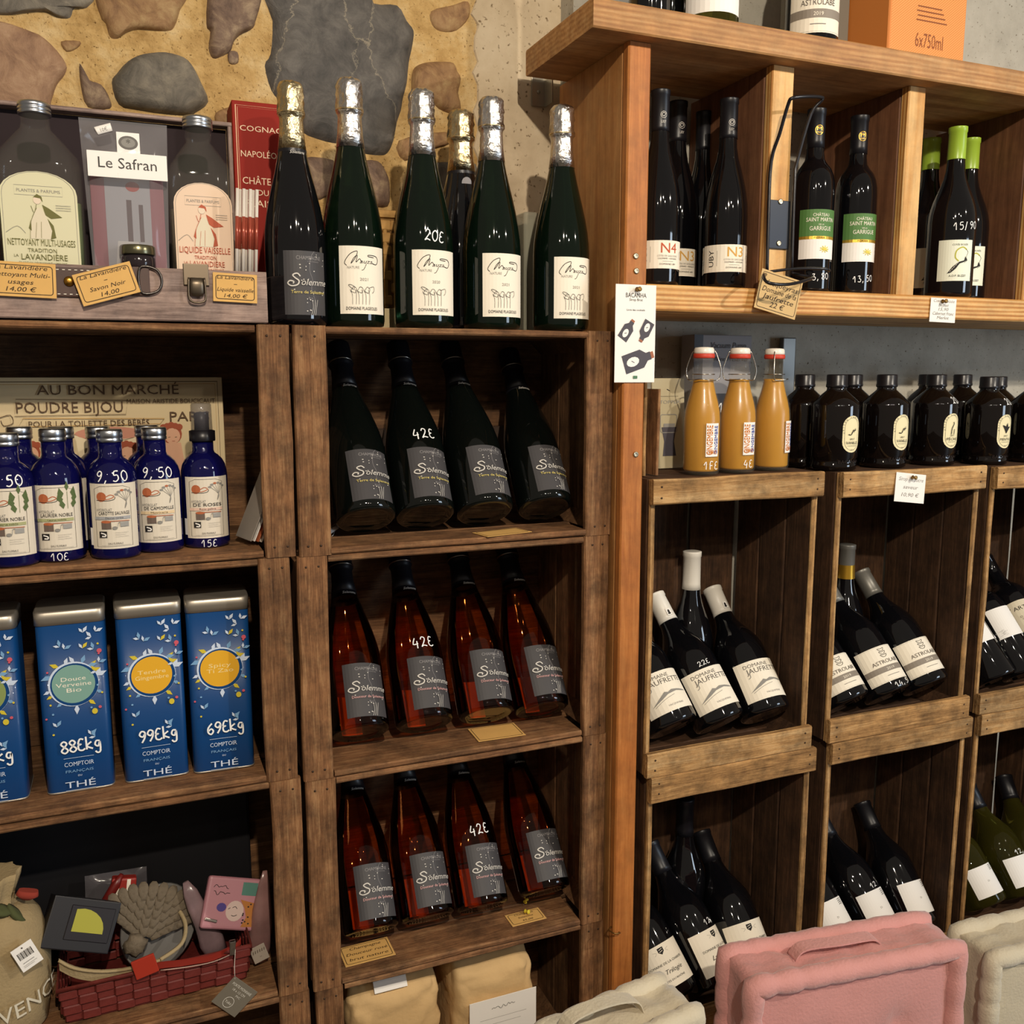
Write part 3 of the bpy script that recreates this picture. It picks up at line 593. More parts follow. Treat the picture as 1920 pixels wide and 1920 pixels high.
# ---------------------------------------------------------------- wine bottles in the upright crates on the right
def wine(label, M, L, glass, capm, al, kind, price=None, prof=None, group=None, z0=.235, nm='wine_bottle', pz=.105, ph=.014, pal=None, xs=None):
    prof = prof or P_BU; s = prof[-1][1]; t = bot(nm, label, M, L, prof, glass, group, xs=xs)
    if capm is not None: mk('capsule', cached((nm, 'c', capm.name, z0), lambda: lathe('capsule', foil_prof(prof, z0, s, .0007, s + .0012), 32)), capm, t)
    R = max(r for r, z in prof)
    if kind: LAB[kind](t, R, al)
    if price: chalk(t, prof, price, al if pal is None else pal, pz, ph, rot=.08)
    return t
def lb_jauf(t, R, al):
    w, h = .092, .084; p = PR().text('DOMAINE', -.010, h * .83, .0075, mat('label_grey_ink', '5f5a55', .7), .042).text('JAUFRETTE', .002, h * .68, .0105, MATS['label_grey_ink'], .062)
    p.stroke([(-.025, h * .70), (-.025, h * .60), (-.029, h * .57)], .0012, GREYINK)
    p.poly([(-.034, h * .22), (-.02, h * .36), (-.008, h * .48), (-.003, h * .45), (.004, h * .49), (.014, h * .47), (.024, h * .44), (.036, h * .40), (.024, h * .40), (.012, h * .43), (-.004, h * .40), (-.016, h * .32)], GREYINK)
    p.stroke([(-.03, h * .20), (-.012, h * .30), (.006, h * .36)], .0008, GREYINK).text('VACQUEYRAS', .002, h * .12, .0035, L_DIM, .026)
    lab(t, R, al, w, .024, .024 + h, PAPER, p)
    c = PR().rect(-.004, 0, .004, .016, WHITE).ell(0, .009, .0018, .0045, INK, 10).ell(0, .0045, .0026, .002, INK, 8).rect(-.004, .0, .004, .0006, GREYINK)
    c.build('capsule_emblem', t, cyl(.0165, al, .243), off=.0003)
def lb_astro(t, R, al):
    w, h = .092, .080; p = PR().frame(-w / 2 + .002, .002, w / 2 - .002, h - .002, .0004, GREYINK).rect(-w / 2, h * .27, w / 2, h * .43, mat('taupe_band', '8c8276', .6))
    for k in range(3): p.stroke([(-.006, h * (.93 - .09 * k)), (0, h * (.91 - .09 * k)), (.006, h * (.93 - .09 * k)), (.003, h * (.86 - .09 * k)), (-.003, h * (.86 - .09 * k))], .0009, INK, True)
    p.text('ASTROLABE', 0, h * .50, .0085, mat('brown_grey_ink', '5c534c', .7), .054).text('2019', .0, h * .31, .0055, PAPER).rect(-.012, h * .15, .012, h * .165, GREYINK)
    lab(t, R, al, w, .022, .022 + h, PAPER, p)
def lb_tri(t, R, al):
    w, h = .090, .082; p = PR()
    p.poly([(-.005, h * .93), (.005, h * .93), (.005, h * .83), (0, h * .76), (-.005, h * .83)], INK).stroke([(-.003, h * .88), (.003, h * .9)], .0009, PAPER).stroke([(-.003, h * .83), (.003, h * .85)], .0009, PAPER)
    p.stroke([(-.014, h * .88), (-.008, h * .84), (-.012, h * .79)], .0004, GREYINK).stroke([(.014, h * .88), (.008, h * .84), (.012, h * .79)], .0004, GREYINK)
    p.text('DOMAINE DE LA CHARITÉ', 0, h * .53, .0046, INK, .064).text('La Trilogie', 0, h * .31, .0085, INK, .044, .3).text('CÔTES DU RHÔNE', 0, h * .14, .0036, INK, .042)
    lab(t, R, al, w, .020, .020 + h, PAPER, p)
def lb_plain(t, R, al):
    w, h = .064, .074; p = PR()
    for k in range(4): p.stroke([(.018, h * (.93 - .05 * k)), (.024, h * (.95 - .05 * k)), (.027, h * (.92 - .05 * k))], .0012, INK)
    p.text('D', .002, h * .45, .004, GREYINK); lab(t, R, al, w, .022, .022 + h, WHITE, p)
def lb_art(t, R, al):
    w, h = .08, .072; c = mat('cream_floral_label', 'd8cdb4', .7); p = PR().text('ET ART"', -.008, h * .76, .010, INK, .044); rr = random.Random(9)
    for k in range(26):
        x = rr.gauss(.008, .013); y = rr.gauss(h * .4, h * .13); q = rr.uniform(.002, .004)
        p.stroke([(x + q * math.cos(a), y + q * math.sin(a)) for a in (0, 1.25, 2.5, 3.75, 5.0)], .0005, mat('brown_line_ink', '6b5c4c', .7), True)
    lab(t, R, al, w, .088, .088 + h, c, p, arch=.008)
def lb_white(t, R, al):
    w, h = .055, .078; p = PR(); rr = random.Random(2)
    for k in range(12): p.stroke([(-.02 + rr.uniform(-.004, .006), .006 + k * .0012), (-.012 + rr.uniform(-.004, .004), .008 + k * .0012)], .0004, GREYINK)
    lab(t, R, al, w, .092, .092 + h, WHITE, p)
LAB = dict(jauf=lb_jauf, astro=lb_astro, tri=lb_tri, plain=lb_plain, art=lb_art, white=lb_white)
YB = .018; YM = .172; FR_ = .557
def lean(lb, b, tp, kind, capm, al=.1, glass=None, price=None, L=.295, **k):
    M, q = place(b, tp, YB, L, YM, FR_, .045); return wine(lb, M, q, glass or G_BLACK, capm, al, kind, price, xs=1.1, **k)
g = 'white-capped bottles in the crate under the ginger drinks'
lean('white-capped wine bottle half hidden by the orange post', (1262, 1366), (1144, 1125), 'jauf', F_WHITE, .05, group=g)
lean('white-capped wine bottle with 22 euro written above its mountain label', (1351, 1358), (1228, 1117), 'jauf', F_WHITE, .05, price='22E', group=g, pz=.119, ph=.010)
lean('white-capped wine bottle leaning by the right wall of its crate', (1436, 1342), (1335, 1105), 'jauf', F_WHITE, .05, group=g)
M, L = upm(1298, 1035, .147, .558); wine('white-capped wine bottle standing upright behind the leaning three', M, L, G_BLACK, F_WHITE, -.9, None, group=g); 
g = 'wine bottles in the crate with the pinned card'
lean('wine bottle with grey-banded cream label by the left edge of its crate', (1588, 1321), (1462, 1108), 'astro', F_GREY, .0, group=g)
lean('wine bottle with grey-banded label and 14,50 written at its foot', (1666, 1305), (1543, 1088), 'astro', F_GREY, .0, price='14,5', group=g, pz=.012, ph=.011, pal=.2)
lean('wine bottle with grey-banded cream label, rightmost of its crate', (1737, 1289), (1614, 1073), 'astro', F_GREY, .0, group=g)
M, L = upm(1589, 1022, .147, .558); t = wine('upright wine bottle with grey and gold capsule behind the grey-banded ones', M, L, G_BLACK, F_GREY, 0, None)
mk('gold_band', lathe('gold_band', [(.0172, .235), (.0161, .25), (.0157, .262)], 32, False, cap_bottom=False), GOLDPR, t)
lean('dark wine bottle lying low at the left edge of the rightmost upper crate', (1868, 1280), (1742, 1075), 'white', None, -.35, L=.30, prof=P_BX, nm='slim_wine_bottle')
lean('dark wine bottle with blank white label in the rightmost upper crate', (1918, 1266), (1797, 1060), 'white', None, -.15, L=.30, prof=P_BX, nm='slim_wine_bottle')
lean('wine bottle with cream floral label at the right edge', (1962, 1246), (1845, 1045), 'art', None, -.55, L=.30, prof=P_BX, nm='slim_wine_bottle')
g = 'crested bottles in the lower crate by the orange post'
YB = .012; YM = .172; FR_ = .080
lean('crested wine bottle leaning beside the orange post, above the cream cushion', (1266, 1868), (1135, 1610), 'tri', F_BLACK, .02, group=g)
lean('crested wine bottle turned aside with 12 written above its label', (1342, 1846), (1218, 1582), 'tri', F_BLACK, .5, price='12,', group=g, pz=.116, ph=.011, pal=.62)
lean('crested wine bottle leaning at the right, partly behind the pink cushion', (1414, 1831), (1314, 1560), 'tri', F_BLACK, .0, group=g)
M, L = upm(1285, 1497, .147, .081); wine('black-capped wine bottle upright behind the crested leaning bottles', M, L, G_BLACK, F_BLACK, 0, None)
g = 'plain-labelled bottles behind the pink cushion'
lean('white-labelled dark bottle at the left edge of the crate behind the pink cushion', (1573, 1775), (1452, 1540), 'plain', F_BLACK, .0, group=g)
lean('white-labelled dark bottle with 12 written above, behind the pink cushion', (1650, 1757), (1530, 1520), 'plain', F_BLACK, .05, price='12', group=g, pz=.106, ph=.011, pal=.3)
lean('white-labelled dark bottle at the right of the crate behind the pink cushion', (1716, 1748), (1612, 1508), 'plain', F_BLACK, .05, group=g)
g = 'pale bottles behind the right cream cushion'
lean('pale olive wine bottle with white label, leftmost above the right cream cushion', (1846, 1730), (1725, 1500), 'plain', F_BLACK, -.05, glass=G_PALE, group=g)
lean('pale olive wine bottle with 12 written above its white label', (1912, 1712), (1800, 1480), 'plain', F_BLACK, -.05, glass=G_PALE, price='12,', group=g, pz=.106, ph=.012, pal=.2)
lean('pale olive wine bottle cut by the right edge of the view', (1948, 1693), (1874, 1462), 'plain', F_BLACK, -.05, glass=G_PALE, group=g)
# ---------------------------------------------------------------- bottles in the shelf compartments
ZS = 1.3125
def lb_uby(num, c):
    def f(t, R, al):
        w, h = .100, .046; p = PR().text('UBY', -.027, h * .5, .0095, INK, .028, rot=math.pi / 2).rect(-.021, .010, -.0204, .036, GREYINK)
        p.text('N' + num, .012, h * .56, .0165, c, .030).text('CÔTES DE GASCOGNE', .010, h * .42, .0028, GREYINK, .038).text('COLOMBARD - UGNI BLANC', .010, h * .33, .0024, INK, .036).rect(0, h * .25, .02, h * .26, GREYINK).text('DOMAINE UBY', .010, h * .13, .0026, INK, .030)
        p.stroke([(.040 + .004 * math.cos(a), h * .5 + .006 * math.sin(a)) for a in (0, 1.2, 2.4, 3.6, 4.8)], .0006, GREYINK, True)
        lab(t, R, al, w, .028, .028 + h, PAPER, p)
        e = PR(); e.stroke([(.0052 * math.cos(a), .0052 * math.sin(a)) for a in (0, .8, 1.6, 2.4, 3.2, 4, 4.8, 5.6)], .0007, L_SILV, True); e.stroke([(-.002, -.002), (-.003, .001), (0, .003), (.003, .001), (.001, -.002)], .0009, L_SILV, True); e.text('UBY', 0, -.0135, .0045, L_SILV, .0085)
        e.build('capsule_emblem', t, cyl(.0158, al + .15, .280), off=.0003, band=.004)
    return f
LAB['n4'] = lb_uby('4', REDINK); LAB['n3'] = lb_uby('3', GOLDINK)
g = 'dark bottles in the leftmost shelf compartment'
for px, py, Y, k, lb, al in ((1239, 172, .035, 'n4', 'dark wine bottle with red number 4 label beside the shelf post', -.30), (1368, 188, .035, 'n3', 'dark wine bottle with ochre number 3 label, front right of its compartment', -.40),
                             (1272, 193, .135, 'n3', 'dark wine bottle with number 3 label behind the number 4 bottle', -.25), (1321, 212, .150, None, 'unlabelled-looking dark wine bottle in the shadow at the back', 0)):
    M, L = upm(px, py, Y, ZS); wine(lb, M, L, G_BLACK, F_BLACK, al, k, prof=P_UB, group=g, nm='numbered_wine_bottle', z0=.255, xs=.86 if k is None else None)
M, L = upm(1239, 172, .035, ZS)
M_GRN = mat('green_label', '4f7a3c', .6)
def lb_smart(t, R, al):
    w, h = .072, .084; p = PR().rect(-w / 2, h * .46, w / 2, h, M_GRN).rect(-w / 2, h * .40, w / 2, h * .46, mat('gold_strip', 'd3ac45', .35, metal=.7))
    p.text('CHÂTEAU', .002, h * .86, .0052, PAPER, .030).text('SAINT MARTIN', .002, h * .755, .0068, PAPER, .052).text('DE LA', .002, h * .68, .0026, PAPER).text('GARRIGUE', .002, h * .575, .0072, PAPER, .040).text('PICPOUL', .0, h * .412, .003, INK, .02)
    for k in range(9): a = k * .7; p.stroke([(.010, h * .2), (.010 + .009 * math.cos(a), h * .2 + .006 * math.sin(a))], .0015, mat('yellow_print', 'e0cf55', .6), smooth=0)
    lab(t, R, al, w, .058, .058 + h, WHITE, p)
    e = PR().ell(0, 0, .0075, .0085, GOLDPR).ell(0, 0, .0068, .0078, F_BLACK).text('M', 0, -.001, .006, GOLDPR, .009).rect(-.005, -.004, .005, -.0034, GOLDPR); e.build('capsule_emblem', t, cyl(.0156, al, .279), off=.0003, band=.004)
LAB['sm'] = lb_smart
g = 'green-labelled bottles in the middle shelf compartment'
for px, py, pc, lb in ((1532, 207, '3,80', 'dark bottle with green and white label behind the black wire holder'), (1613, 220, '13,50', 'dark bottle with green and white label and 13,50 written below')):
    M, L = upm(px, py, .045, ZS); wine(lb, M, L, G_BLACK, F_BLACK, -.30, 'sm', pc, prof=P_BX, group=g, nm='green_label_bottle', z0=.25, pz=.028, ph=.011, pal=-.12)
def lb_pea(t, R, al):
    w, h = .062, .072; y = mat('yellow_green_ink', 'b7b43c', .6); p = PR().text('CUVÉE BOISÉE', .006, h * .86, .0032, INK, .028)
    p.stroke([(.018, h * .76), (.010, h * .82), (0, h * .74), (-.002, h * .58), (.004, h * .48)], .0022, y, smooth=5).stroke([(.016, h * .78), (.021, h * .7), (.018, h * .58), (.020, h * .5), (.014, h * .44)], .0006, INK, smooth=5)
    p.poly([(.016, h * .60), (.014, h * .50), (.004, h * .46), (-.006, h * .34), (-.014, h * .18), (-.008, h * .20), (0, h * .30), (.006, h * .42), (.014, h * .46), (.020, h * .5)], INK)
    for k in range(5): p.stroke([(-.010 + .003 * k, h * (.22 + .05 * k)), (-.008 + .003 * k, h * (.26 + .05 * k))], .0006, PAPER)
    p.text('A.O.P. BUZET', .004, h * .10, .0036, INK, .03); lab(t, R, al, w, .028, .028 + h, mat('pale_green_label', 'eef0dc', .7), p)
LAB['pea'] = lb_pea
g = 'lime-capped bottles in the right shelf compartment'
for px, py, Y, pc, lb in ((1797, 241, .02, '15/90', 'lime-capped dark bottle with peacock label and handwritten price in front'), (1822, 262, .076, None, 'lime-capped dark bottle peeking out right behind the front one'), (1748, 262, .15, None, 'lime-capped dark bottle in the shadow beside the pale divider')):
    M, L = upm(px, py, Y, ZS); wine(lb, M, L, G_BLACK, F_LIME, -.55, 'pea', pc, group=g, nm='lime_capped_bottle', z0=.245, pz=.125, ph=.013, pal=-.15)
# on the top board
ZB = 1.6795
M, L = upm(1333, -240, .03, ZB)
t = wine('pale green wine bottle with white label on the top board', Matrix.Translation((at(1333, 10, .02).x, .02, ZB)), .3, G_PALE, F_BLACK, -.4, None)
lab(t, .041, -.45, .10, .022, .09, WHITE, None)
wine('white wine bottle with wide grey-banded label on the top board', Matrix.Translation((at(1521, 60, .03).x, .03, ZB)), .3, G_BLACK, F_GREY, -.45, 'astro')
for k, (px, lb) in enumerate(((1218, 'dark faceted bottle at the left of the top board'), (1252, 'dark faceted bottle beside the pale green one on the top board'))):
    t = bot('dark_bottle', lb, Matrix.Translation((at(px, 5, .03 + .05 * k).x, .03 + .05 * k, ZB)), .26, P_UB, G_BLACK)
# ---------------------------------------------------------------- squat syrup bottles and ginger drinks on the upright crates
ZR = 1.0225
def syrup(px, py, Y, flav, lb, price=None, dz=0, bottle_l=None):
    M, L = upm(px, py, Y, ZR - dz); t = bot('syrup_bottle', lb, M, .161, P_BA, G_BROWN, 'squat dark syrup bottles on the upright crates')
    mk('screw_cap', cached('sycap', lambda: lathe('screw_cap', [(.0170, .1395), (.0178, .1405), (.0178, .144), (.0172, .145), (.0172, .159), (.0164, .1612), (.012, .1616)], 32)), mat('black_screw_cap', '1c1a1d', .3), t)
    w, h = .036, .062; n = 10
    pts = [(w / 2 * math.cos(a), h / 2 - w / 2 + w / 2 * math.sin(a)) for a in [math.pi * i / n for i in range(n + 1)]] + [(w / 2 * math.cos(a), -h / 2 + w / 2 + w / 2 * math.sin(a)) for a in [math.pi + math.pi * i / n for i in range(n + 1)]]
    c = mat('cream_oval_label', 'efe3b8', .65)
    l = PR().poly(pts, c).build('label', t, cyl(.0400, .05, .062), off=.0006, band=.005)
    p = PR().stroke([(x * .8, y * .88) for x, y in pts], .0004, INK, True, 0)
    for i, ch in enumerate('MAISON FAMILIALE'):
        a = math.radians(205 - i * 14.5); 
        if ch != ' ': p.text(ch, .0158 * math.cos(a), .010 + .0175 * math.sin(a), .0024, INK, rot=a - math.pi / 2)
    if 'ME' in flav: p.poly([(-.004, .004), (-.009, .012), (-.001, .009), (.002, .016), (.004, .008), (.010, .009), (.004, .002), (.0, -.004)], INK)
    elif 'PE' in flav or 'PÊ' in flav: p.stroke([(-.003, -.006), (-.002, .004), (.002, .012), (.001, .016)], .0016, INK).stroke([(.003, -.006), (.004, .003)], .0014, INK)
    else: p.stroke([(-.008, .0), (-.003, -.001), (.001, .005), (.007, .007)], .0014, INK).stroke([(-.002, .001), (.002, .008)], .0012, INK).stroke([(.003, .003), (.006, .010)], .001, INK)
    p.text('BRUT', .0, -.0095, .003, INK, .009).text(flav, .0, -.0165, .0046, INK, .024).rect(-.009, -.0195, .009, -.0191, INK).text('SIROP', 0, -.027, .0018, INK)
    p.build('lettering', l, cyl(.0400, .05, .062), off=.0009, band=.006)
    PR().text('BACANHA', 0, 0, .006, mat('raised_glass_letters', '2a2220', .15), .044).build('raised_lettering', t, cyl(.0385, .05, .0125), off=.0008, band=.006)
    if price: chalk(t, [(.04, .109), (.0388, .113), (.0300, .1225)], price, .25, .116, .011)
YS = lambda px, py: atz(px, py, ZR).y
syrup(1570, 706, .03, 'VANILLE', 'squat dark vanilla syrup bottle standing in front of two others', None, .004)
syrup(1664, 704, .035, 'VANILLE', 'squat dark vanilla syrup bottle standing alone in the middle', None, .004)
syrup(1757, 703, .035, 'PÊCHE', 'squat dark peach syrup bottle with a gold mark on its cap', '20', .004)
syrup(1857, 704, .035, 'MENTHE', 'squat dark mint syrup bottle with a leaf drawn on its label', '20', .008)
syrup(1510, 706, .105, '', 'squat dark syrup bottle just right of the ginger drinks, set back', None, .004)
syrup(1600, 706, .125, '', 'squat dark syrup bottle hidden behind the left vanilla one', None, .004)
syrup(1741, 703, .12, '', 'squat dark syrup bottle hidden behind the peach one', None, .004)
syrup(1806, 703, .125, '', 'squat dark syrup bottle set back between peach and mint', None, .004)
syrup(1872, 704, .13, '', 'squat dark syrup bottle hidden behind the mint one', None, .008)
syrup(1942, 704, .035, '', 'squat dark syrup bottle cut by the right edge', None, .008)
G_THINB = mat('thin_bottle_glass', 'cfc8b4', .03, alpha=.07, spec=.9, coat=.6)
def ginger(px, Y, al, lb, price=None):
    p0 = at(px, 800, Y); t = thing('ginger_drink_bottle', lb, 'bottle', (p0.x, Y, ZR), 'swing-top ginger drinks')
    mk('bottle_glass', cached('gin', lambda: lathe('bottle_glass', P_GI, 36)), G_THINB, t)
    liq = [(r - .0022, max(z, .006)) for r, z in P_GI if z <= .146]; mk('drink', cached('ginl', lambda: lathe('drink', [(.02, .0055)] + liq[2:] + [(.0160, .150)], 36)), mat('cloudy_amber_drink', 'c48a1c', .3, noise_amt=.08, nscale=12), t)
    mk('gasket', cached('ging', lambda: lathe('gasket', [(.0162, .1825), (.0168, .184), (.0168, .188), (.0160, .1895)], 28)), mat('red_rubber', 'c8402c', .5), t)
    mk('stopper', cached('gins', lambda: lathe('stopper', [(.0158, .1895), (.0160, .192), (.0156, .1965), (.0140, .1990), (.006, .1998)], 28)), mat('white_ceramic', 'efe9dd', .3), t)
    st = mat('bail_wire', 'c3beb4', .25, metal=1); ca, sa = math.cos(al), math.sin(al)
    def R3(P): return [(x * ca - y * sa, x * sa + y * ca, z) for x, y, z in P]
    mk('wire_bail', tube('wire_bail', R3(spline([(-.016, 0, .194), (-.019, 0, .190), (-.027, 0, .166), (-.025, 0, .152), (-.020, -.004, .148), (-.010, -.019, .149), (0, -.0225, .150), (.010, -.019, .149), (.020, -.004, .148), (.025, 0, .152), (.027, 0, .166), (.019, 0, .190), (.016, 0, .194)], 4)), .0009, 6), st, t)
    mk('neck_wire', tube('neck_wire', R3([(.0172 * math.cos(a * math.pi / 10), .0172 * math.sin(a * math.pi / 10), .1575) for a in range(20)]), .0008, 6, True), st, t)
    la = al * 0 + {0: .02, 1: .08, 2: .55}[len([o for o in COL.objects if o.name.startswith('ginger_drink')]) - 1]
    o = mat('orange_ink', 'd07a1c', .6); b = mat('blue_print', '4a5aa8', .6)
    p = PR()
    for dx in (0, .0003, .0006): p.text('GINGEMBRE', -.0010 + dx, .003, .0095, o, .046, align='L', rot=math.pi / 2).text('GINGEMBRE', .0088 + dx, .004, .0062, b, .044, align='L', rot=math.pi / 2)
    lab(t, .030, la, .023, .030, .082, WHITE, p)
    PR().text('SIRE', 0, 0, .006, o).build('label_word', t, cyl(.030, la, .034), off=.0012)
    if price: chalk(t, P_GI, price, la, .016, .012)
ginger(1316, .015, -.75, 'swing-top ginger drink bottle nearest the flyer, amber and cloudy', '1FE')
ginger(1383, .02, -.35, 'swing-top ginger drink bottle, middle of the three, amber and cloudy', '4E')
ginger(1447, .03, .9, 'swing-top ginger drink bottle beside the dark syrup bottles')
# ---------------------------------------------------------------- generic soft and boxy shapes
G_THIN = mat('thin_clear_glass', '9a978a', .04, alpha=.07, spec=1, coat=1)
def loft(name, secs, n=32, ex=2.6, cap=True, wob=None):
    """secs: (z, half width, half depth[, cx, cy])"""
    V = []; F = []
    for i, s in enumerate(secs):
        z, a, b = s[:3]; cx, cy = (s[3], s[4]) if len(s) > 3 else (0, 0)
        for j in range(n):
            t = 2 * math.pi * j / n; c = math.sin(t); d = -math.cos(t); e = s[5] if len(s) > 5 else ex
            x = a * math.copysign(abs(c) ** (2 / e), c); y = b * math.copysign(abs(d) ** (2 / e), d)
            p = Vector((cx + x, cy + y, z))
            if wob: p += wob(p, i)
            V.append(p)
    k = len(secs)
    for i in range(k - 1):
        for j in range(n): F.append((i * n + j, i * n + (j + 1) % n, (i + 1) * n + (j + 1) % n, (i + 1) * n + j))
    if cap: F.append(tuple(range(n - 1, -1, -1))); F.append(tuple(range((k - 1) * n, k * n)))
    me = pyd(name, V, F)
    for p in me.polygons: p.use_smooth = len(p.vertices) == 4
    return me
def basis(x, y, loc):
    x = Vector(x).normalized(); y = Vector(y); y = (y - x * y.dot(x)).normalized(); z = x.cross(y)
    M = Matrix((x, y, z)).transposed().to_4x4(); M.translation = loc; return M
TAGP = mat('ochre_card', 'd9ab63', .75, noise_amt=.06, nscale=40); TAGB = mat('dark_card_border', '3a2a18', .7)
def tagcard(label, M, w, h, lines, paper=None, cat='price tag', border=True, ink=None, nm='price_tag', hh=None):
    """card in the local XZ plane facing -Y"""
    t = thing(nm, label, cat, mtx=M); paper = paper or TAGP; ink = ink or TAGB
    c = mk('card', bevel_box('card', w, .0008, h, .0003, 1), paper, t)
    p = PR()
    if border: p.frame(-w / 2 + .0035, -h / 2 + .0035, w / 2 - .0035, h / 2 - .0035, .0009, ink, .003)
    n = len(lines)
    for i, s in enumerate(lines):
        y = h / 2 - h * (i + 1.0) / (n + .75)
        if s: p.text(s, 0, y, hh or h * .13, ink, min(w * .82, len(s) * h * .11), .3)
    p.build('writing', c, flat(0, -.0004, 0), off=.0002); return t
def quadcard(label, pix, Z, lines, paper=None, blank=False):
    """card lying flat on a board at height Z"""
    P = [atz(x, y, Z) for x, y in pix]; c = sum(P, Vector()) / 4; ex = ((P[1] - P[0]) + (P[2] - P[3])) / 2; ey = ((P[3] - P[0]) + (P[2] - P[1])) / 2
    M = basis(ex, -Vector((0, 0, 1)).cross(ex).cross(ex) if False else (0, 0, -1), c)
    M = Matrix((ex.normalized(), Vector((0, 0, -1)), ex.normalized().cross(Vector((0, 0, -1))))).transposed().to_4x4(); M.translation = c
    return tagcard(label, M, ex.length, ey.length, lines, paper)
# ---------------------------------------------------------------- open case on the left crates with soap bottles
YL = .150; sr = .171
M_CASE = wood('mauve_wood_paper', '5e4a45', '9a837a', 'b8a298', rough=.6, stain=.35, bump=.15, rnd=.05); M_LIN = mat('dark_case_lining', '2a1f22', .9); M_LEA = mat('brown_leather', '4a332b', .5, noise_amt=.2); M_BRS = mat('aged_brass', '8a6a3a', .4, metal=.9)
cs = thing('open_case', 'open mauve wood-patterned case with leather straps and clasp', 'case', (-.06, 0, 1.2445))
def cpk(nm, lo, hi, al, th, m, par=None): return plank(nm, Vector(lo) - cs.location, Vector(hi) - cs.location, al, th, m, cs, 0, .0003)
cpk('front_panel', (-.32, -.004, 1.2445), (sr, .002, 1.3075), 'x', 'y', M_CASE); cpk('back_panel', (-.32, YL - .006, 1.2445), (sr, YL, 1.3075), 'x', 'y', M_CASE)
cpk('end_panel', (sr - .006, .0025, 1.2445), (sr, YL - .0065, 1.3075), 'y', 'x', M_CASE); cpk('bottom_panel', (-.32, .0025, 1.2985), (sr - .0065, YL - .0065, 1.3025), 'x', 'z', M_LIN)
lr = at(437, 300, YL).x; lt = at(300, 216, YL).z
cpk('lid_lining', (-.32, YL + .020, 1.3085), (lr - .006, YL + .0235, lt - .006), 'x', 'y', M_LIN); cpk('lid_top_rim', (-.32, YL, lt - .0055), (lr, YL + .024, lt), 'x', 'z', M_CASE); cpk('lid_end_rim', (lr - .0055, YL, 1.3085), (lr, YL + .024, lt - .006), 'z', 'x', M_CASE)
def onpanel(x, y, Y=-.0045): p = at(x, y, Y); return p - cs.location
st = onpanel(150, 530); mk('strap', bevel_box('strap', .092, .004, .034, .0015), M_LEA, cs, st + Vector((0, -.001, 0)))
p = PR()
for k in range(14): p.rect(-.044 + k * .0065, .0135, -.041 + k * .0065, .0143, PAPER).rect(-.044 + k * .0065, -.0143, -.041 + k * .0065, -.0135, PAPER)
p.build('stitching', cs, flat(st.x, st.y - .003, st.z), off=.0003)
mk('rivet', lathe('rivet', [(.006, 0), (.0058, .0015), (.003, .003), (.001, .0032)], 16), mat('brass_rivet', 'b98a3a', .3, metal=1), cs, onpanel(130, 528) + Vector((0, -.003, 0)), (math.pi / 2, 0, 0))
rg = onpanel(280, 526); mk('ring', tube('ring', spline([(.014, 0, 0), (.008, 0, .013), (-.010, 0, .014), (-.010, 0, -.014), (.008, 0, -.013)], 5, True), .0016, 8, True), mat('dark_steel', '5a5552', .35, metal=1), cs, rg + Vector((0, -.004, 0)))
mk('strap_end', bevel_box('strap_end', .020, .004, .034, .0015), M_LEA, cs, onpanel(264, 528) + Vector((0, -.001, 0)))
cl = onpanel(368, 528); dst = MATS['dark_steel']
mk('clasp_plate', bevel_box('clasp_plate', .030, .003, .026, .001), mat('clasp_bronze', '6e6253', .4, metal=.9), cs, cl + Vector((0, -.001, .008)))
mk('clasp_tongue', loft('clasp_tongue', [(-.018, .006, .002), (-.014, .009, .004), (-.004, .009, .005), (.004, .008, .004)], 16), MATS['clasp_bronze'], cs, cl + Vector((0, -.004, 0)))
mk('clasp_loop', tube('clasp_loop', spline([(.009, 0, .004), (.010, 0, -.018), (.006, 0, -.025), (-.006, 0, -.025), (-.010, 0, -.018), (-.009, 0, .004)], 4), .0013, 6), MATS['clasp_bronze'], cs, cl + Vector((0, -.007, 0)))
def wall_tag(label, px, py, w, h, rot, lines, Y=-.009):
    q = at(px, py, Y); return tagcard(label, Matrix.Translation((q.x, Y, q.z)) @ Matrix.Rotation(-rot, 4, 'Y'), w, h, lines)
wall_tag('ochre tag cut by the left edge, about the multi-use cleaner, 14 euros', 38, 524, .074, .039, -.03, ['La Lavandière', 'Nettoyant Multi-', 'usages', '14,00 €'])
wall_tag('tilted ochre tag about black soap in the middle of the case', 200, 532, .066, .037, .29, ['La Lavandière', '-', 'Savon Noir', '14,00'], -.014)
wall_tag('ochre tag about dish soap at the right end of the case', 441, 540, .053, .035, -.03, ['La Lavandière', '-', 'Liquide vaisselle', '14,00 €'])
